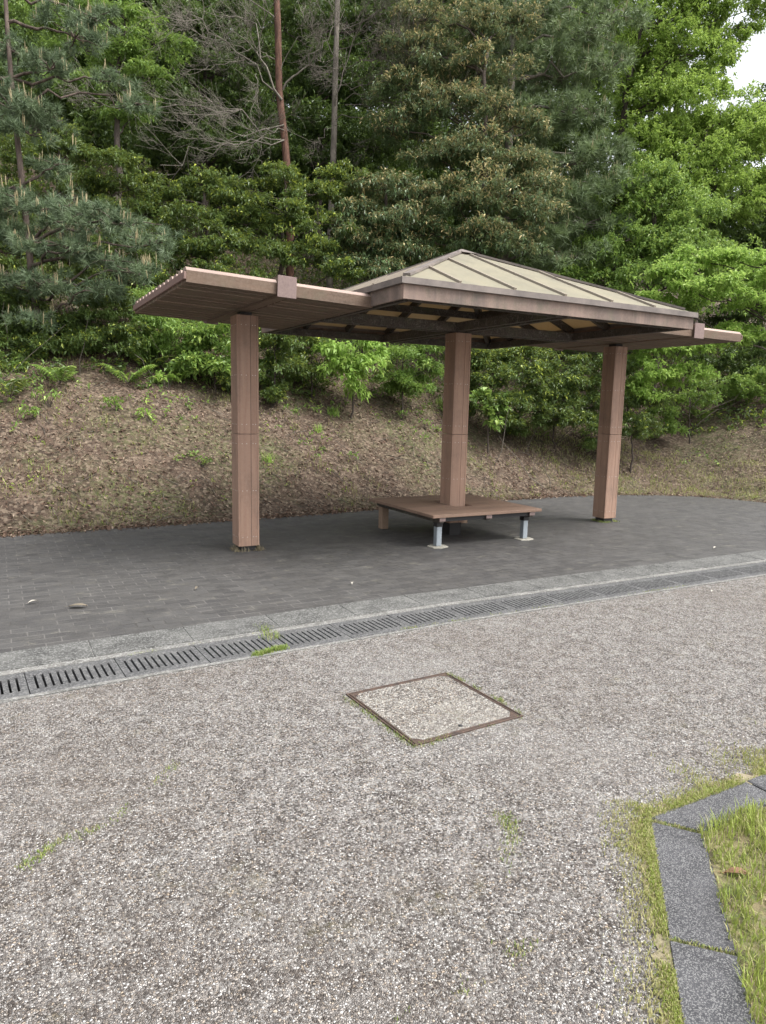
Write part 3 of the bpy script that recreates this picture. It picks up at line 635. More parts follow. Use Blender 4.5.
# ================================================================== DRAIN GRATES
def grate_mesh():
    m=MB(); L=.499; v0,v1=-3.163,-2.792; z0,z1=-.04,.004; sl=.06
    m.box((0,v0,z0),(L,v0+.075,z1),0,.002); m.box((0,v1-.07,z0),(L,v1,z1),0,.002)
    xs=np.linspace(.045,L-.045,11); w=.013; e=[0]+[k for x in xs for k in (x-w/2,x+w/2)]+[L]
    for a,b in zip(e[0::2],e[1::2]): m.box((a,v0+.0755,z0),(b,v1-.0705,z1-.001))
    return m.mesh('drain_grate',M['grate'])
gm=grate_mesh(); g0=None
ORD=['first','second','third','fourth','fifth','sixth','seventh','eighth','ninth','tenth','eleventh','twelfth','thirteenth','fourteenth','fifteenth','sixteenth','seventeenth','eighteenth','nineteenth','twentieth']
u=-6.01; i=0
while u<5.4:
    if g0 is None: g0=link('drain_grate',gm); g=g0
    else: g=g0.copy(); col.objects.link(g)
    b0=float(bend(u)); b1=float(bend(u+.5)); g.location=(u+.001,b0+(.0 if b0==0 else 0),0); g.rotation_euler=(0,0,math.atan2(b1-b0,.5))
    # rotate about its own near corner: shift so the rotation keeps the rail on the channel
    a=g.rotation_euler[2]; g.location.x+= -2.98*math.sin(a)*-1*-1; g.location.y+= -2.98*(1-math.cos(a))
    kx=i-2
    lab=('grey slotted drain grate, %s from the left edge of the photo'%ORD[kx]) if 0<=kx<18 else 'grey slotted drain grate beyond the edge of the photo'
    if kx==5: lab='grey slotted drain grate with grass tuft growing at its near edge'
    tag(g,lab,'drain grate','drain grates in the row along the kerb'); u+=.503; i+=1

# ================================================================== MANHOLE
MH=empty('manhole_cover',(-3.0808,-4.3807,0),.0452); tag(MH,'square rusty-framed manhole cover filled with pebbled aggregate in the road','manhole cover')
m=MB(); a=.3463
def ring(m,o,i_,z0,z1,mi=0):
    m.box((-o,-o,z0),(o,-i_,z1),mi,.002); m.box((-o,i_,z0),(o,o,z1),mi,.002); m.box((-o,-i_+.0005,z0),(-i_,i_-.0005,z1),mi,.002); m.box((i_,-i_+.0005,z0),(o,i_-.0005,z1),mi,.002)
ring(m,a,a-.011,-.01,.008); m.build('outer_frame',M['rust'],MH)
m=MB(); ring(m,a-.016,a-.028,-.01,.0075)
for sx in (-1,1):
    for sy in (-1,1):
        x0,x1=sorted((sx*(a-.0285),sx*(a-.075))); y0=sy*(a-.0285); m.add([(sx*(a-.0285),sy*(a-.0285),.007),(sx*(a-.072),sy*(a-.0285),.007),(sx*(a-.0285),sy*(a-.072),.007)],[(0,1,2)])
m.build('inner_frame',M['rust'],MH)
m=MB(); m.box((-a+.0288,-a+.0288,-.01),(a-.0288,a-.0288,.005)); 
M['aggregate_fill']=aggregate('aggregate_fill',False); m.build('infill',M['aggregate_fill'],MH)
m=MB(); m.box((-a+.0112,-a+.0112,-.02),(a-.0112,a-.0112,.002)); m.build('joint_bed',M['channel'],MH)
m=MB(); m.tube([(-.02,-a+.065,.002),(-.02,-a+.065,.0075)],.012,10); m.build('lifting_hole',M['channel'],MH)

# ================================================================== GRASS BED AND ITS KERB STONES
dz=np.array([-.7,-.714]); dz/=np.linalg.norm(dz); nz_=np.array([-dz[1],dz[0]])     # along the diagonal arm; to its inner side
if nz_[0]<0: nz_=-nz_
c0=np.array([-2.890,-5.688]); KW=.155
inn=np.array([-2.776,-5.838])
def stone(label,poly,z=.009):
    m=MB(); c=np.mean(poly,0); m.prism([tuple(np.array(p)-c) for p in poly],-.12,z,0,.006); o=m.build('kerb_stone',M['kerb_dark']); o.location=(c[0],c[1],0); return tag(o,label,'kerb stone','dark kerb stones round the grass bed')
def dg(a,b): return [tuple(c0+dz*a),tuple(c0+dz*b),tuple(inn+dz*(b-.02)),tuple(inn+dz*(a-(.0 if a<.02 else .02)))]
stone('speckled dark kerb stone running down from the bend of the kerb',dg(.008,.648)); stone('paler dark kerb stone at the bottom edge, below a mossy joint',dg(.660,1.26)); stone('dark kerb stone beyond the bottom edge of the photo',dg(1.272,1.87))
stone('dark kerb stone turning right from the bend along the grass',[(-2.877,-5.675),(-2.27,-5.668),(-2.27,-5.823),(-2.766,-5.831)]); stone('dark kerb stone at the right edge past the corner stone',[(-2.258,-5.668),(-1.66,-5.668),(-1.66,-5.823),(-2.258,-5.823)]); stone('dark kerb stone outside the right edge',[(-1.648,-5.668),(-1.05,-5.668),(-1.05,-5.823),(-1.648,-5.823)])
bed=[tuple(inn+dz*0),tuple(inn+dz*1.9),tuple(inn+dz*1.9+np.array([2.6,0])),(.6,-5.82),(-1.05,-5.82)]
sheet('flower_bed_soil',bed,.008,'turf_soil')
def ragged(a,b,w0,w1,n=60):
    a=np.array(a);b=np.array(b); t=np.linspace(0,1,n)[:,None]; d=unit((b-a)[None])[0]; nn=np.array([-d[1],d[0]]); A=a+(b-a)*t+nn*(w0+R.normal(0,.006,(n,1))); B=a+(b-a)*t+nn*(w1+R.normal(0,.012,(n,1))); return [tuple(p) for p in A]+[tuple(p) for p in B[::-1]]
def ragged_sheet(name,polys,z,mat):
    vs=[];fs=[]
    for p in polys:
        n_=len(p)//2; o_=len(vs); vs+=[(x,y,z) for x,y in p]
        fs+=[(o_+i_,o_+i_+1,o_+2*n_-2-i_,o_+2*n_-1-i_) for i_ in range(n_-1)]
    me=bpy.data.meshes.new(name); me.from_pydata(vs,[],fs); me.materials.append(M[mat]); me.update(); return tag(link(name,me),kind='structure')
ragged_sheet('kerb_soil',[ragged(c0+dz*1.9,c0,-.02,.05),ragged(c0+np.array([.02,.01]),(-1.0,-5.66),-.02,.055)],.004,'sand')
lv=Leaves()
n=46000; P=np.stack([R.uniform(-4.1,-1.0,n),R.uniform(-7.2,-5.8,n)],1)
def inside(p): return (p[:,1]<-5.815)&(((p-inn)@nz_)>-.012)
P=P[inside(P)]; cl=wob(P[:,0]*7,P[:,1]*7+3)+wob(P[:,0]*17+1,P[:,1]*15); P=P[(cl+R.normal(0,.35,len(P)))>-.55]; cl=wob(P[:,0]*7,P[:,1]*7+3)
P3=np.concatenate([P,np.full((len(P),1),.008)],1); lv.add(*blades(P3,.04+.022*np.clip(cl,-.6,1),.8,.0042,.10,.5+.3*np.clip(cl,-1,1)))
n=4000; P=np.stack([R.uniform(-4.1,-1.0,n),R.uniform(-7.2,-5.8,n)],1); P=P[inside(P)]; P3=np.concatenate([P,np.full((len(P),1),.008)],1); lv.add(*blades(P3,.022,1.6,.004,.95,.8))
# grass strip outside the stones
def band(a,b,n,w,h,straw,off=0.0,th=-.35):
    a=np.array(a);b=np.array(b); t=R.uniform(0,1,n)[:,None]; d=unit((b-a)[None])[0]; nn=np.array([-d[1],d[0]]); k=np.abs(R.normal(0,1,(n,1)))*w+off; P=a+(b-a)*t+nn*k
    P=P[(wob(P[:,0]*9,P[:,1]*9)+R.normal(0,.3,len(P)))>th]; P3=np.concatenate([P,np.full((len(P),1),.003)],1); lv.add(*blades(P3,h,.9,.0036,straw))
e=c0+dz*1.9
band(e,c0,1500,.0,.012,.6); band(e,c0,8000,.022,.013,.4,.003,-.6); band(e,c0,3500,.05,.011,.9,.004,-.6); band(c0,(-1.0,-5.668),8000,.034,.015,.4,.003,-.5); band(c0,(-1.0,-5.668),3500,.07,.011,.9,.003,-.6); band(c0+dz*.25,c0+np.array([.1,.06]),2200,.075,.013,.7,.01,.0); band((-2.5,-5.62),(-1.2,-5.6),3500,.10,.018,.6,.0,.1)
band(c0+dz*1.0,c0+dz*.0,900,.06,.015,.95,.05)
tag(link('grass',lv.mesh('grass',M['grass'])),kind='stuff')
# joint moss between stones
lv=Leaves()
def crack(pts,n,w,h,straw,th):
    pts=np.array(pts,float); i=R.integers(0,len(pts)-1,n); t=R.uniform(0,1,n)[:,None]; P=pts[i]+(pts[i+1]-pts[i])*t+R.normal(0,w,(n,2)); P=P[(wob(P[:,0]*4+.3,P[:,1]*4)+.5*wob(P[:,0]*19,P[:,1]*17)+R.normal(0,.2,len(P)))>th]
    P3=np.concatenate([P,np.full((len(P),1),.001)],1); lv.add(*blades(P3,h,.9,.0036,straw))
pg=lambda *q:[tuple(G(x,y)[:2]) for x,y in q]
crack(pg((-20,895),(10,880),(40,855),(60,842),(105,825),(150,790),(180,760)),1000,.016,.010,.35,.3)
crack(pg((405,1020),(470,985),(480,950),(495,885),(515,830),(500,815)),1000,.022,.012,.35,.25)
crack(pg((470,985),(500,960),(560,930)),350,.02,.012,.5,.3)
crack(pg((345,698),(413,747),(524,716)),700,.012,.014,.3,.1); crack(pg((447,674),(490,695),(520,714)),600,.012,.014,.35,-.1)
crack(pg((255,656),(285,648)),1100,.016,.026,.1,-.9); crack(pg((330,640),(420,627),(560,605),(700,584)),1300,.012,.014,.5,.2); crack(pg((262,628),(275,640)),260,.03,.03,.3,-.9)
crack(pg((130,656),(215,640),(290,629)),500,.012,.012,.6,.2); crack(pg((612,573),(640,570)),60,.01,.012,.6,0)
crack([tuple(c0+dz*.654),tuple(inn+dz*.634)],220,.005,.012,.6,-2); crack([tuple(c0),tuple(inn)],260,.006,.014,.6,-2)
tag(link('crack_moss',lv.mesh('crack_moss',M['moss'])),kind='stuff')
# fallen leaves one can point at
def fallen(px,py,L,rot,pale,label):
    p=G(px,py); pts=[]; n=7
    vs=[];fs=[]
    for i_ in range(n):
        t=i_/(n-1); w=L*.22*math.sin(math.pi*min(1,t*.94+.03))**.8; z=.006+.012*math.sin(t*3.1)+.004*t
        vs+=[(L*(t-.5),-w,z+.008),(L*(t-.5),0,z),(L*(t-.5),w,z+.006)]
    for i_ in range(n-1):
        for j in (0,1): a=i_*3+j; fs.append((a,a+1,a+4,a+3))
    vs+=[(-L*.5,-.002,.008),(-L*.5,.002,.008),(-L*.72,.004,.010),(-L*.72,.0,.010)]; b=n*3; fs.append((b,b+1,b+2,b+3))
    me=bpy.data.meshes.new('fallen_leaf'); me.from_pydata(vs,[],fs); t_=NT('fallen_leaf_%s'%pale); cc={'pale':((.36,.34,.29),(.48,.45,.39)),'tan':((.13,.108,.078),(.20,.168,.12)),'brown':((.13,.065,.035),(.22,.12,.06))}[pale]
    me.materials.append(t_.end(t_.pbr(t_.mix(t_.noise(t_.coord(),60,3),*cc),.7))); me.update(); me.polygons.foreach_set('use_smooth',[True]*len(fs))
    o=link('fallen_leaf',me); o.location=(p[0],p[1],.004); o.rotation_euler=(0,0,rot); tag(o,label,'leaf','fallen leaves on the ground')
fallen(33,604,.075,.3,'pale','small white fallen leaf on dark pavers near the left edge'); fallen(78,608,.14,-.4,'tan','long tan fallen leaf on dark pavers near the left edge')
fallen(197,590,.06,.9,'tan','small tan fallen leaf on pavers below the left post'); fallen(715,549,.07,.2,'pale','pale fallen leaf on pavers near the right edge')
fallen(352,585,.05,1.2,'pale','tiny pale fallen leaf on pavers below the bench'); fallen(737,878,.085,-.7,'brown','brown fallen leaf lying in the grass inside the kerb'); fallen(712,593,.05,.5,'pale','small white leaf on the pebbled road near the right edge')

# ================================================================== TREES AND SHRUBS
LK=dict(lf_dark=('lf_dark','bark_dark'))
# --- left pine
pine('leaning pine at the left edge, blue-green needles with pale upright new shoots','needle','bark_pine',
     [(2,-60,12),(8,40,12),(14,110,12),(22,180,12),(30,260,12),(38,330,12)],
     [(30,205,0,46,.45),(75,215,-.2,48,.42),(120,225,-.3,44,.4),(150,245,-.3,32,.4),(20,240,.2,46,.4),(70,250,-.4,44,.35),(118,262,-.4,34,.35),
      (75,38,.3,40,.55),(95,20,.5,30,.5),(20,55,.2,34,.5),(50,70,0,34,.5),(12,110,-.2,42,.5),(45,118,.2,34,.45),(30,135,-.2,30,.4),(112,82,.5,28,.4),(140,105,.6,26,.35),(-20,200,0,45,.5),(-25,90,0,45,.5),(40,285,-.5,38,.4),(95,292,-.5,34,.4),(0,285,-.4,36,.4),(140,275,-.5,28,.4),(55,165,-.1,28,.4),(30,320,-.5,30,.4)],
     12,.062,kn=60,nl=.17,den=1.0,candle=.5,nw=.0048)
# --- centre-right pine
pine('tall pine behind the pyramid roof, olive needles with pale candle shoots','needle_grey','bark_grey',
     [(514,-70,17.5),(513,40,17.5),(510,120,17.5),(506,200,17.5),(502,300,17.5)],
     [(540,18,0,48,.6),(585,35,-.3,44,.6),(608,70,-.4,34,.6),(560,80,.2,50,.55),(515,60,.3,36,.6),(590,115,-.3,42,.5),(540,130,.1,46,.5),(610,150,-.5,34,.5),
      (570,165,-.3,48,.45),(520,170,0,40,.45),(600,190,-.6,38,.4),(548,205,-.4,46,.4),(585,225,-.6,42,.4),(525,240,-.6,42,.4),(575,258,-.7,40,.35),(500,110,.5,36,.5),(500,20,.5,36,.5),(610,15,0,36,.6),(475,-20,.5,40,.5),(560,-30,0,60,.5)],
     17.5,.14,kn=48,nl=.24,den=.75,candle=.42,nw=.0075)

# --- bare trees
def bare(label,bk,trunk,D,r0,limbs,twm,seed):
    global R
    keepR=R; R=np.random.default_rng(seed)
    tp=[W(*q) for q in trunk]; base=ground_base(tp[-1]); root=empty('bare_tree',base); tag(root,label,'tree')
    path=np.array([base]+tp[::-1]); dd=np.concatenate([[0],np.cumsum(np.linalg.norm(np.diff(path,axis=0),axis=1))]); tt=np.linspace(0,dd[-1],16)
    pp=np.stack([np.interp(tt,dd,path[:,i]) for i in range(3)],1); mb=MB(); mb.tube(pp-base,np.linspace(r0,r0*.7,16),9); mb.build('trunk',M[bk],root)
    br=MB()
    for (a,b,r,dep,nch) in limbs:
        A=W(*a); B=W(*b); pts=wiggle(A,B,9,.05,.03); br.tube(pts-base,np.linspace(r*.55,r*.2,9),5,cap=False)
        for _ in range(max(2,int(nch*.68))):
            t=R.uniform(.2,1.0); p=pts[int(t*8)]; d=unit((B-A)[None])[0]+R.normal(0,.75,3)
            grow(br,p,d,R.uniform(.5,1.3)*min(1.3,np.linalg.norm(B-A)*.6),max(.006,r*.25),dep,base,.1,6,(5,8),.13)
    br.build('branches',M[twm],root); R=keepR
bare('bare tree with a reddish brown trunk and grey leafless twigs','bark_red',[(274,-60,16.5),(278,30,16.5),(279,95,16.5),(286,150,16.5),(290,230,16.5)],16.5,.10,
  [((280,96,16.5),(176,-4,16.0),.035,2,6),((282,100,16.4),(245,10,16.2),.05,2,5),((283,90,16.5),(322,48,16.2),.05,2,5),((322,48,16.2),(345,10,16),.03,2,4),((255,75,16.2),(252,120,15.8),.02,2,4),
   ((284,140,16.4),(200,150,15.8),.03,2,8),((284,125,16.4),(110,105,15.3),.035,2,12),((284,140,16.4),(160,165,15.2),.03,2,11),((284,130,16.4),(230,140,15.5),.025,2,8),((276,60,16.5),(215,40,16),.025,2,7),((120,110,15.3),(70,95,15),.015,2,6),((278,20,16.5),(200,-20,16),.03,2,7),((215,40,16),(165,25,15.6),.018,2,9),((245,60,16.2),(185,75,15.6),.018,2,10),((270,60,16.4),(240,30,16),.016,2,8),((281,70,16.4),(310,15,16.2),.016,2,8)],'twig_pale',31)
bare('bare tree with a pale grey trunk right of the reddish one','bark_grey',[(338,-60,17.3),(337,20,17.3),(335,80,17.3),(334,135,17.3),(330,240,17.3)],17.3,.085,
  [((335,110,17.3),(362,20,17),.035,2,7),((362,60,17),(420,70,16.8),.025,2,8),((345,100,17.2),(405,95,16.6),.02,2,8),((337,30,17.3),(400,10,17),.025,2,8),((337,50,17.3),(430,40,16.6),.02,2,8),((336,120,17.2),(395,118,16.4),.02,2,8),((336,60,17.3),(300,10,17),.02,2,5),((338,0,17.3),(370,-30,17),.02,2,5),((336,125,17.2),(310,150,16.6),.02,2,5),((362,40,17),(440,15,16.3),.02,2,10),((350,90,17),(425,60,16.3),.02,2,10),((345,70,17),(400,40,16.2),.018,2,10),((340,40,17),(380,-10,16.6),.02,2,9),((337,20,17.2),(305,40,16.8),.016,2,8),((345,105,17),(440,110,16.2),.016,2,9),((338,70,17),(312,80,16.6),.015,2,8)],'twig',47)

# --- evergreen with brownish new growth (right of centre)
leafy('evergreen_tree','evergreen with rusty-yellow new leaves directly above the roof apex','tree','lf_brown','bark_dark',[(487,40,16),(484,150,16),(480,260,16),(478,330,16)],
  [(470,30,.4,42),(505,25,.4,34),(440,60,.3,38),(480,75,.2,40),(460,110,0,42),(495,120,0,36),(425,110,.2,32),(470,150,-.3,46),(510,165,-.3,40),(440,160,-.2,34),(535,185,-.4,36),(490,200,-.6,48),(455,205,-.6,42),(525,215,-.5,36),(430,235,-.7,38),(480,240,-.8,44),(515,245,-.7,38),(400,250,-.6,32),(415,50,.4,36),(425,20,.5,34),(405,90,.3,32),(395,130,.2,30),(530,130,.2,26)],
  16,leaf=.105,ratio=.32,k=10,young=.7,shrink=.95,r0=.11,dens=.95)
leafy('evergreen_tree','dark evergreen with drooping brown-tinted leaves between the left canopy and the roof','tree','lf_brown','bark_dark',[(385,180,15.5),(378,260,15.5),(372,320,15.5)],
  [(385,190,0,36),(420,195,.1,36),(355,215,-.1,38),(395,225,-.3,40),(370,245,-.4,40),(335,235,-.2,32),(410,255,-.4,36),(350,265,-.4,34),(390,275,-.5,34)],
  15.5,leaf=.105,ratio=.32,k=10,young=.45,shrink=.84,r0=.09,droop=.45)
# --- dark evergreens left of centre
leafy('evergreen_tree','yellow-tipped dark evergreen behind the beam end of the left canopy','tree','lf_dark','bark_dark',[(285,190,15),(283,260,15),(280,330,15)],
  [(285,180,0,34),(255,190,.1,34),(315,195,.1,34),(285,215,-.2,38),(245,225,-.1,34),(320,225,-.2,36),(270,250,-.4,38),(310,258,-.4,38),(335,275,-.3,30),(345,180,.3,30)],15,leaf=.085,ratio=.42,young=.5,r0=.08,shrink=.84)
leafy('evergreen_tree','dark glossy evergreen behind the sawtooth end of the left canopy','tree','lf_dark','bark_dark',[(205,190,14.6),(205,260,14.6),(203,330,14.6)],
  [(205,185,.2,38),(175,200,.2,32),(230,205,.1,34),(200,220,-.1,40),(165,235,0,34),(225,245,-.2,36),(190,255,-.3,38),(150,260,-.2,32),(215,275,-.4,34),(175,285,-.4,34),(240,280,-.2,34)],14.6,leaf=.085,ratio=.42,young=.3,r0=.08,shrink=.84)
leafy('evergreen_tree','mid-green evergreen above the bare twigs, upper left','tree','lf_mid','bark_dark',[(120,30,16),(118,120,16),(115,220,16),(112,300,16)],
  [(125,20,0,40),(85,10,.1,38),(155,45,0,36),(120,60,-.1,40),(85,50,.2,36),(150,80,-.1,34),(110,95,0,36),(60,30,.3,36),(75,90,.2,34),(130,120,.1,32),(40,5,.4,36)],16,leaf=.10,ratio=.40,young=.3,r0=.1,dens=.85,shrink=.84)
leafy('evergreen_tree','shaded dark evergreen behind the bare twigs','tree','lf_deep','bark_dark',[(205,40,18.5),(205,120,18.5),(205,220,18.5)],
  [(190,30,0,44),(225,25,.1,40),(175,70,0,42),(215,75,-.2,44),(250,60,.2,40),(190,115,-.2,44),(235,115,0,42),(170,150,0,40),(215,160,-.3,44),(255,155,0,38)],18.5,leaf=.11,ratio=.42,young=.15,r0=.12,dens=.8)
leafy('evergreen_tree','green evergreen seen between the two bare trunks','tree','lf_deep','bark_dark',[(318,40,19.5),(318,140,19.5),(318,240,19.5)],
  [(310,70,0,42),(345,85,0,42),(305,120,-.2,42),(345,135,-.3,44),(320,165,-.4,42),(285,30,.2,40),(330,25,.2,42),(375,150,0,40),(380,100,.3,42),(385,50,.4,44),(375,10,.5,40),(275,160,0,36),(410,20,.6,40)],19.5,leaf=.115,ratio=.42,young=.25,r0=.12,dens=.8)
leafy('evergreen_tree','dark evergreen behind the pine on the left edge','tree','lf_dark','bark_dark',[(60,140,14.5),(60,220,14.5),(58,320,14.5)],
  [(70,150,0,40),(110,165,0,38),(35,165,.1,38),(80,185,-.1,38),(130,190,.1,36),(5,150,.2,40),(-15,190,.2,40),(25,195,0,36),(145,215,.2,30),(100,210,0,36),(20,235,-.2,38),(60,250,-.3,38),(100,255,-.3,36),(15,275,-.5,38),(55,285,-.6,36),(-25,255,-.3,40),(140,265,-.4,30),(130,240,-.1,30)],14.5,leaf=.085,ratio=.42,young=.3,r0=.08,shrink=.84)

# --- bright deciduous trees, right
leafy('deciduous_tree','tall fresh yellow-green tree at upper right against the white sky','tree','lf_bright','bark_dark',[(640,30,20),(625,90,20),(618,170,20),(612,300,20)],
  [(625,15,0,40),(660,25,-.2,40),(695,15,-.2,38),(725,10,-.3,30),(755,8,-.4,26),(645,55,-.2,40),(685,52,-.4,36),(715,50,-.5,28),(630,95,0,38),(665,95,-.4,40),(700,92,-.6,34),(720,70,-.5,22),(610,60,.3,34),(600,25,.3,34),(738,40,-.5,12,.6),(745,28,-.4,16,.7),(650,-25,0,50),(710,-25,-.2,45),(770,-20,-.4,40)],
  20,leaf=.10,ratio=.5,k=9,young=.5,r0=.16,spread=.85,lay=.6,flat=.9,dens=.85,droop=.4,
  extra=None)
leafy('deciduous_tree','yellow-green tree below the sky gap at the right edge','tree','lf_bright','bark_dark',[(705,130,19),(700,200,19),(695,300,19)],
  [(680,130,.3,40),(720,125,.1,36),(752,122,0,32),(645,135,.3,36),(700,160,-.2,40),(740,158,-.2,38),(665,165,-.1,38),(770,150,0,36),(715,190,-.4,38),(755,190,-.3,34),(680,195,-.4,36),(735,212,-.5,30),(790,190,0,40)],
  19,leaf=.095,ratio=.5,k=9,young=.45,r0=.12,lay=.6,flat=.9,dens=.85,spread=.85,droop=.4)
leafy('deciduous_tree','mid-green leafy tree behind the right slope of the roof','tree','lf_mid','bark_dark',[(655,190,17),(655,260,17),(655,350,17)],
  [(640,185,.2,36),(675,200,.1,36),(615,205,.2,34),(655,215,-.1,38),(695,222,0,34),(630,240,-.2,36),(672,245,-.3,38),(710,250,-.2,34),(605,250,-.1,32),(645,270,-.4,36),(690,275,-.3,34),(600,285,-.3,30),(575,275,-.1,30),(705,300,-.3,30),(680,310,-.5,28),(735,290,.2,28)],
  17,leaf=.095,ratio=.45,k=9,young=.55,r0=.09,lay=.5,flat=.85,droop=.4)
leafy('maple_tree','light green maple spreading over the right canopy','tree','lf_maple','bark_dark',[(806,270,14.9),(808,320,14.9),(811,370,14.9),(812,395,14.9)],
  [(700,262,.3,30,.5),(735,260,.2,32,.5),(762,280,0,30,.5),(665,275,.3,26,.5),(690,290,0,32,.5),(725,292,-.1,32,.5),(755,305,0,26,.5),(640,300,.3,26,.5),(795,285,0,36,.5)],
  14.5,leaf=.085,ratio=.55,k=9,young=.55,r0=.05,lay=.22,flat=.5,spread=.85,droop=.4,dens=1.0)
leafy('maple_tree','low light green maple hanging beside the right post, under the canopy','tree','lf_maple','bark_dark',[(672,330,14.9),(676,360,15.6),(680,375,16.6)],
  [(660,345,-.3,32,.45),(690,348,-.3,32,.45),(715,338,-.2,28,.45),(632,362,-.2,28,.45),(660,378,-.4,28,.45),(640,345,0,26,.5),(648,395,-.4,20,.5),(690,372,-.2,24,.5),(632,388,-.3,20,.5),(735,330,0,24,.5)],
  14.9,leaf=.085,ratio=.55,k=9,young=.55,r0=.018,lay=.22,flat=.5,spread=.85,droop=.4,dens=1.1)
leafy('evergreen_tree','dark shaded tree at the right edge above the bank','tree','lf_deep','bark_dark',[(765,210,21),(763,270,21),(760,330,21)],
  [(750,225,.2,34),(775,240,0,40),(745,255,0,30),(765,280,-.3,36),(735,285,.3,30),(790,300,0,44),(760,315,-.4,30),(725,320,0,30)],21,leaf=.105,ratio=.42,young=.1,r0=.1,dens=.8)

# --- shrubs along the foot of the wood
SG='shrubs along the top of the litter bank'
def shrub(label,mat,lobes,D,**k):
    x=lobes[0][0]; kw=dict(leaf=.075,ratio=.42,k=8,young=.35,r0=.022,group=SG,flat=.7,skirt=3); kw.update(k)
    return leafy('shrub',label,'shrub',mat,'bark_dark',[(x,lobes[0][1],D),(x,lobes[0][1]+40,D)],lobes,D,**kw)
shrub('dark shrub at the left edge below the pine boughs','lf_dark',[(10,300,0,34),(40,320,-.1,34),(5,345,-.2,34),(50,350,-.3,28),(20,375,-.4,28),(-20,330,0,36)],12)
shrub('dark feathery shrub right of the pine trunk, above the bare litter','lf_dark',[(85,300,.1,34),(115,310,0,34),(75,335,-.1,32),(105,345,-.3,32),(130,335,-.1,28),(90,285,.4,34)],12.3,leaf=.07)
shrub('mid-green shrub under the outer end of the left canopy','lf_mid',[(160,320,.1,32),(135,300,.2,28),(185,335,-.1,30),(150,345,-.2,28),(175,305,.2,30)],12.6,leaf=.10,ratio=.25,k=10,young=.3)
shrub('broad-leaved shrub left of the left post','lf_mid',[(215,345,0,30),(205,368,-.2,28),(232,330,.1,28),(225,372,-.3,22),(195,350,.1,24)],12.6,leaf=.10,ratio=.55,young=.45)
shrub('low shrub right of the left post, under the canopy','lf_dark',[(275,350,0,28),(268,330,.2,28),(290,365,-.2,22),(265,372,-.2,18),(295,340,.1,26)],13,leaf=.08,young=.4)
shrub('shady shrub between the left post and the bright bush','lf_dark',[(312,350,.3,26),(308,372,0,22),(320,335,.4,26),(300,325,.6,26)],13.6,skirt=1)
shrub('bright yellow-green bush between the left and middle posts','lf_maple',[(352,352,0,24,.8),(340,370,-.1,22,.8),(364,366,-.1,22,.8),(350,388,-.2,16,.7),(372,350,.1,18,.8),(332,352,.1,16,.8)],13.3,skirt=0,leaf=.11,ratio=.5,young=.4,droop=.6)
shrub('dull green shrub left of the middle post','lf_mid',[(402,358,0,26),(425,372,-.1,24),(390,378,-.1,20),(430,348,.2,26),(410,388,-.2,18)],14,skirt=1,leaf=.085,young=.1)
shrub('dark shrub right of the middle post','lf_dark',[(490,362,.1,30),(515,375,0,30),(480,385,-.1,26),(505,400,-.2,26),(530,358,.2,30),(478,360,.2,26),(525,400,-.2,24),(500,418,-.4,18)],14.6,skirt=1,leaf=.085,young=.5)
shrub('dark shrub left of the right post','lf_dark',[(555,372,.1,28),(580,385,0,28),(565,402,-.1,24),(590,408,-.2,22),(545,392,0,28),(595,365,.2,30),(578,425,-.3,22),(555,420,-.3,22),(600,425,-.3,22),(535,415,-.2,22)],14.8,skirt=1,leaf=.085,young=.2)
shrub('big-leaved low plant at the foot of the middle post shrubs','lf_mid',[(488,410,0,14),(500,402,.1,14),(482,398,.1,12),(495,424,-.1,9)],14.0,skirt=0,leaf=.13,ratio=.75,k=6,young=.4)
shrub('low dark bush right of the right post','lf_dark',[(632,420,0,24),(650,405,.2,22),(622,400,.2,24),(640,432,-.1,18)],14.6,skirt=1,leaf=.08,young=.25)
shrub('loose green bush on the bank under the maple','lf_mid',[(690,398,.4,26,.5),(720,385,.6,28,.5),(668,412,.2,20,.5),(745,395,.6,26,.5),(770,380,.7,30,.5)],16,skirt=1,leaf=.09,young=.15,dens=.7)
shrub('dark scrub at the right edge of the bank','lf_deep',[(755,355,.4,30),(735,365,.2,28),(775,350,.4,34),(715,365,.3,24),(765,405,0,22,.5)],17.5,skirt=1,leaf=.09,young=.1,dens=.8)

# --- ragged low greenery along the top of the bare bank
lv=Leaves(); n=1500; u,vv_=on_bank(n,-9,11,1.3,4.2); m=wob(u*1.9+1,vv_*2.3)+R.normal(0,.25,n)>(3.4-bank_s(u,vv_))*.42; u,vv_=u[m],vv_[m]; n=len(u)
c=np.stack([u,vv_,terrain(u,vv_)+R.uniform(.01,.16,n)],1); lv.add(*sprays(c,unit(R.normal(0,.5,(n,3))+np.array([0,-.3,.9])),7,.075,.45,.85,.35))
tag(link('bank_groundcover',lv.mesh('bank_groundcover',M['lf_mid'])),kind='stuff')
# --- ground cover of the shaded slope
lv=Leaves(); n=15000; u,vv_=on_bank(n,-9,16,2.6,15); m=bank_s(u,vv_)+.5*wob(u*1.7,vv_*1.7)>3.3+.9*np.clip((u-6)/3,0,1)*0; u,vv_=u[m],vv_[m]; n=len(u)
hh=R.uniform(.02,.45,n)*np.clip((bank_s(u,vv_)-2.6)/2,.15,1); c=np.stack([u,vv_,terrain(u,vv_)+hh],1); lv.add(*sprays(c,unit(R.normal(0,.5,(n,3))+np.array([0,-.3,.9])),7,.10,.42,.8,.25))
tag(link('undergrowth',lv.mesh('undergrowth',M['lf_dark'])),kind='stuff')
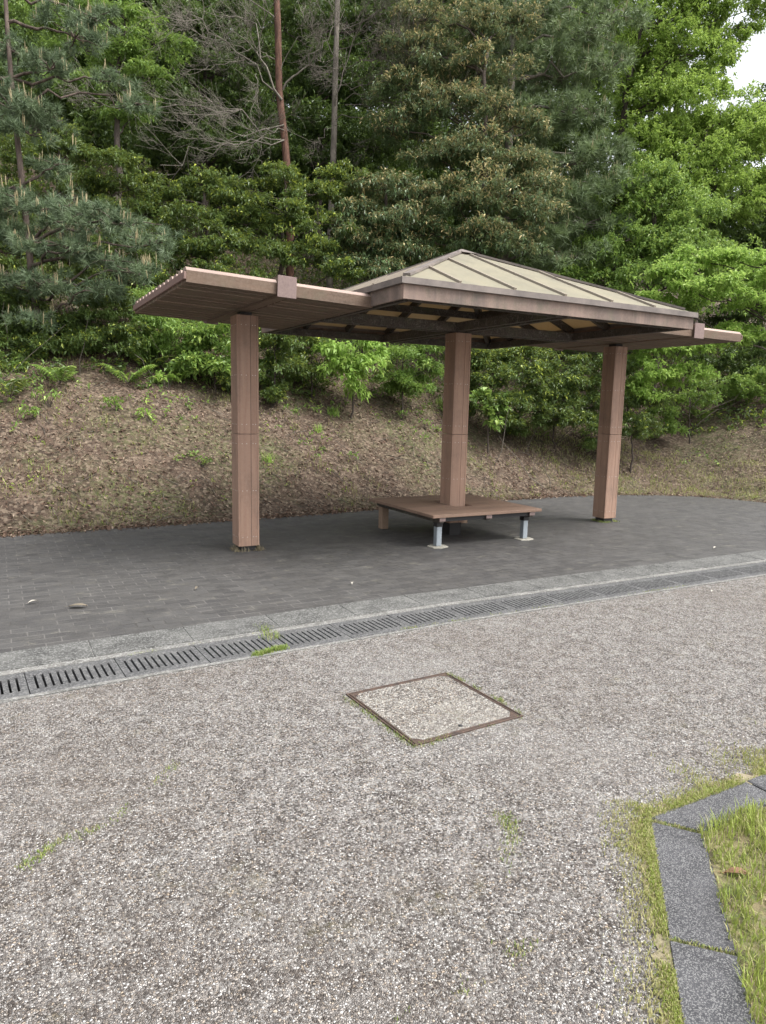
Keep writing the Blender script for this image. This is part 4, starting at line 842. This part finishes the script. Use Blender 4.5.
# --- small plants on the litter bank
def T_at(px,py):
    """first terrain hit along the line of sight through a survey pixel"""
    for D in np.arange(8.5,22,.03):
        p=W(px,py,D)
        if p[2]<=float(terrain(p[0],p[1])) and bank_s(p[0],p[1])>0: return p
    return W(px,py,13)
PG='small plants sprouting on the litter bank'
def sprout(px,py,h,n,leaf,ratio,mat,label,name='seedling',cat='plant'):
    p=T_at(px,py); base=np.array([p[0],p[1],float(terrain(p[0],p[1]))]); lv=Leaves(); mb=MB()
    root=empty(name,base); tag(root,label,cat,PG); C=[];A=[]
    for i_ in range(n):
        a=R.uniform(0,6.28); r=h*R.uniform(.1,.8); q=np.array([math.cos(a)*r,math.sin(a)*r,h*R.uniform(.45,1.0)]); mb.tube(wiggle((0,0,-.03),q,4,.05,.1),np.linspace(.006,.002,4),3,cap=False); C.append(q); A.append(unit(np.array([[math.cos(a),math.sin(a),.35]]))[0])
    lv.add(*sprays(np.array(C),np.array(A),7,leaf,ratio,.8,.5,.35)); mb.build('stem',M['bark_dark'],root); link('leaves',lv.mesh('leaves',M[mat]),root)
def grass_clump(px,py,n,h,label):
    p=T_at(px,py); base=np.array([p[0],p[1],float(terrain(p[0],p[1]))]); lv=Leaves(); P=R.normal(0,.05,(n,3)); P[:,2]=-.02; lv.add(*blades(P,h,.9,.011,.1,.75))
    o=link('grass_clump',lv.mesh('grass_clump',M['lf_maple'])); o.location=tuple(base); tag(o,label,'grass',PG)
def fern(px,py,L,nf,label,mat='lf_mid'):
    p=T_at(px,py); base=np.array([p[0],p[1],float(terrain(p[0],p[1]))]); PP=[];DD=[];LL=[]; mb=MB(); root=empty('fern',base); tag(root,label,'fern',PG)
    for f_ in range(nf):
        a=f_/nf*6.28+R.normal(0,.25); dr=np.array([math.cos(a),math.sin(a),0]); l=L*R.uniform(.7,1.1); t=np.linspace(0,1,16); pts=dr*l*t[:,None]*.85+np.array([0,0,1.])*(l*(1.35*t-.8*t*t))[:,None]; mb.tube(pts,np.linspace(.005,.0015,16),3,cap=False)
        sd=np.array([-dr[1],dr[0],0])
        for i_ in range(2,16):
            for s_ in (-1,1): PP.append(pts[i_]); DD.append(unit((sd*s_+dr*.35+np.array([0,0,-.15]))[None])[0]); LL.append(l*.24*math.sin(math.pi*(.12+.86*t[i_]))+.012)
    LL=np.array(LL); V=leaf_arrays(np.array(PP),np.array(DD),LL,LL*.28,.2,.25); n=len(LL); lv=Leaves(); lv.add(V,np.repeat(R.uniform(.2,.9,n),4),np.repeat((R.uniform(0,1,n)<.2)*.7,4))
    mb.build('stem',M['bark_dark'],root); link('fronds',lv.mesh('fronds',M[mat]),root)
sprout(168,390,.30,9,.10,.55,'lf_maple','bright yellow-green seedling left of the left post')
sprout(185,384,.22,6,.09,.5,'lf_maple','small bright seedling beside the larger one left of the left post')
sprout(117,412,.20,7,.08,.5,'lf_mid','green seedling alone in the middle of the left bank')
sprout(149,423,.16,6,.08,.55,'lf_maple','tiny bright seedling below and right of the lone green one')
sprout(34,420,.16,6,.08,.5,'lf_mid','small seedling on the litter near the left edge')
sprout(50,408,.26,8,.09,.35,'lf_mid','narrow-leaved plant under the left edge shrubs')
sprout(270,390,.26,8,.09,.45,'lf_mid','green seedling just right of the left post')
sprout(272,408,.20,7,.08,.5,'lf_maple','bright low sprout right of the left post')
sprout(202,468,.16,6,.06,.5,'lf_mid','small weed low on the bank left of the left post')
sprout(370,400,.22,8,.08,.5,'lf_mid','green sprout under the bright yellow-green bush')
sprout(322,392,.22,7,.08,.5,'lf_mid','green sprout left of the bright yellow-green bush')
sprout(402,420,.18,6,.06,.5,'lf_mid','small sprout on the litter left of the middle post')
sprout(425,430,.18,6,.06,.5,'lf_mid','small sprout on the litter against the middle post')
sprout(527,420,.26,8,.08,.5,'lf_mid','green sprout under the dark shrub right of the middle post')
sprout(580,440,.24,8,.08,.5,'lf_mid','green sprout left of the right post')
grass_clump(334,416,60,.22,'bright grass clump between the left post and the bench'); grass_clump(318,432,40,.18,'grass clump below the bright one'); grass_clump(440,405,40,.2,'thin grass clump against the middle post')
grass_clump(268,462,40,.16,'grass clump low on the bank right of the left post')
fern(128,385,.55,9,'fern at the top of the bare litter on the left'); fern(60,385,.5,9,'fern under the shrubs near the left edge'); fern(295,385,.45,8,'fern right of the left post'); fern(150,372,.5,9,'fern beside the bright seedlings','lf_dark'); fern(548,425,.5,9,'fern under the dark shrub left of the right post'); fern(10,400,.5,9,'fern at the left edge','lf_dark')
fern(700,420,.5,8,'fern on the bank right of the right post'); fern(655,440,.4,8,'small fern low on the bank right of the right post')

# --- the wood farther up the slope, one mass
def far_wood():
    lv=Leaves(); tr=MB(); rng=np.random.default_rng(5); cs=[]
    for px in range(-140,960,31):
        for row,(D,py) in enumerate(((21,265),(23,205),(25,140),(27,70),(29,0),(31,-60))):
            x=px+rng.uniform(-20,20)+row*11; y=py+rng.uniform(-22,22)
            if x>700 and y<135 : continue
            if x>640 and y<40: continue
            if x>905 : continue
            cs.append((x,y,D+rng.uniform(-1,1),rng.uniform(42,60)))
    for px in range(330,700,34):
        for row,(D,py) in enumerate(((33,-10),(33,45),(33,100),(33,155),(32,205),(31,250))):
            if px>600 and py<170: continue
            cs.append((px+rng.uniform(-12,12),py+rng.uniform(-14,14),D,rng.uniform(40,50)))
    for px in range(-60,330,40):
        for row,(D,py) in enumerate(((33,10),(33,60),(33,110),(33,150))): cs.append((px+rng.uniform(-12,12),py+rng.uniform(-14,14),D,rng.uniform(40,50)))
    for x,y,D,rp in cs:
        c=W(x,y,D); rx=rp/FPX*D; gz=float(terrain(c[0],c[1])); c[2]=max(c[2],gz+.7*rx)
        P,A,S=lobe_points(c,rx,rx*.8,int(rx*rx*120)+40); lv.add(*sprays(P,A,8,.17,.45,.75,.22))
        if rng.uniform()<.12: tr.tube([(c[0],c[1],gz-.2),(c[0]+.1,c[1],(gz+c[2])/2),(c[0],c[1],c[2]+.3*rx)],[.12,.1,.05],6)
    o=link('wood_on_slope',lv.mesh('wood_on_slope',M['lf_deep'])); o['kind']='stuff'
    t=tr.build('wood_trunks',M['bark_dark']); t['kind']='stuff'
far_wood()
# dead wood and thin stems in the understory
tw=MB()
for _ in range(150):
    px=R.uniform(-20,640); p=T_at(px,R.uniform(330,400)); g=np.array([p[0],p[1],float(terrain(p[0],p[1]))]); g=g+np.array([R.normal(0,.4),R.uniform(.2,2.2),0]); g[2]=float(terrain(g[0],g[1]))
    L=R.uniform(.4,1.6); d=unit(R.normal(0,.55,3)+np.array([0,-.1,1.])); tw.tube(wiggle(g,g+d*L,5,.06),np.linspace(.010,.003,5),3,cap=False)
o=tw.build('undergrowth_stems',M['twig']); o['kind']='stuff'
tw=MB()
for _ in range(420):
    u_,v_=on_bank(1,-8,10,.1,4.4); g=np.array([u_[0],v_[0],float(terrain(u_[0],v_[0]))+.012]); a=R.uniform(0,6.28); L=R.uniform(.1,.5); q=g+np.array([math.cos(a)*L,math.sin(a)*L,0]); q[2]=float(terrain(q[0],q[1]))+.02
    tw.tube(wiggle(g,q,4,.05),np.linspace(.006,.002,4),3,cap=False)
o=tw.build('fallen_twigs',M['twig']); o['kind']='stuff'
# ================================================================== LIGHT, SKY, CAMERA
SUN_EL=math.radians(56); sd=np.array([.62,-.60]); SUN_AZ=math.atan2(sd[0],sd[1])
w=bpy.data.worlds.new('World'); scene.world=w; w.use_nodes=True; nt=w.node_tree; nt.nodes.clear()
sky=nt.nodes.new('ShaderNodeTexSky'); sky.sky_type='NISHITA'; sky.sun_disc=False; sky.sun_elevation=SUN_EL; sky.sun_rotation=SUN_AZ; sky.dust_density=4.0; sky.air_density=1.0
hs=nt.nodes.new('ShaderNodeHueSaturation'); hs.inputs['Saturation'].default_value=.22; hs.inputs['Value'].default_value=1.0
bg=nt.nodes.new('ShaderNodeBackground'); bg.inputs['Strength'].default_value=.15; wo=nt.nodes.new('ShaderNodeOutputWorld')
nt.links.new(sky.outputs[0],hs.inputs['Color']); nt.links.new(hs.outputs[0],bg.inputs['Color']); nt.links.new(bg.outputs[0],wo.inputs['Surface'])
sl=bpy.data.lights.new('sun','SUN'); sl.energy=1.5; sl.angle=math.radians(28); sl.color=(1,.965,.92); so=bpy.data.objects.new('sun',sl); col.objects.link(so)
dv=Vector((sd[0]*math.cos(SUN_EL)/np.linalg.norm(sd),sd[1]*math.cos(SUN_EL)/np.linalg.norm(sd),math.sin(SUN_EL))); so.rotation_euler=dv.to_track_quat('Z','Y').to_euler(); so.location=(0,-5,20)
cam=bpy.data.cameras.new('camera'); co=bpy.data.objects.new('camera',cam); col.objects.link(co)
cam.sensor_fit='VERTICAL'; cam.sensor_height=24; cam.lens=FPX/1024*24; cam.clip_start=.05; cam.clip_end=2000
mw=Matrix(((cr[0],cu[0],-fw[0],CX),(cr[1],cu[1],-fw[1],CY),(cr[2],cu[2],-fw[2],CH),(0,0,0,1))); co.matrix_world=mw
scene.camera=co
vs=scene.view_settings; vs.view_transform='Standard'; vs.look='None'; vs.gamma=1; vs.exposure=1.3
scene.render.engine='CYCLES'; scene.cycles.max_bounces=8; scene.cycles.diffuse_bounces=5; scene.cycles.glossy_bounces=2; scene.cycles.transmission_bounces=4; scene.cycles.use_denoising=True
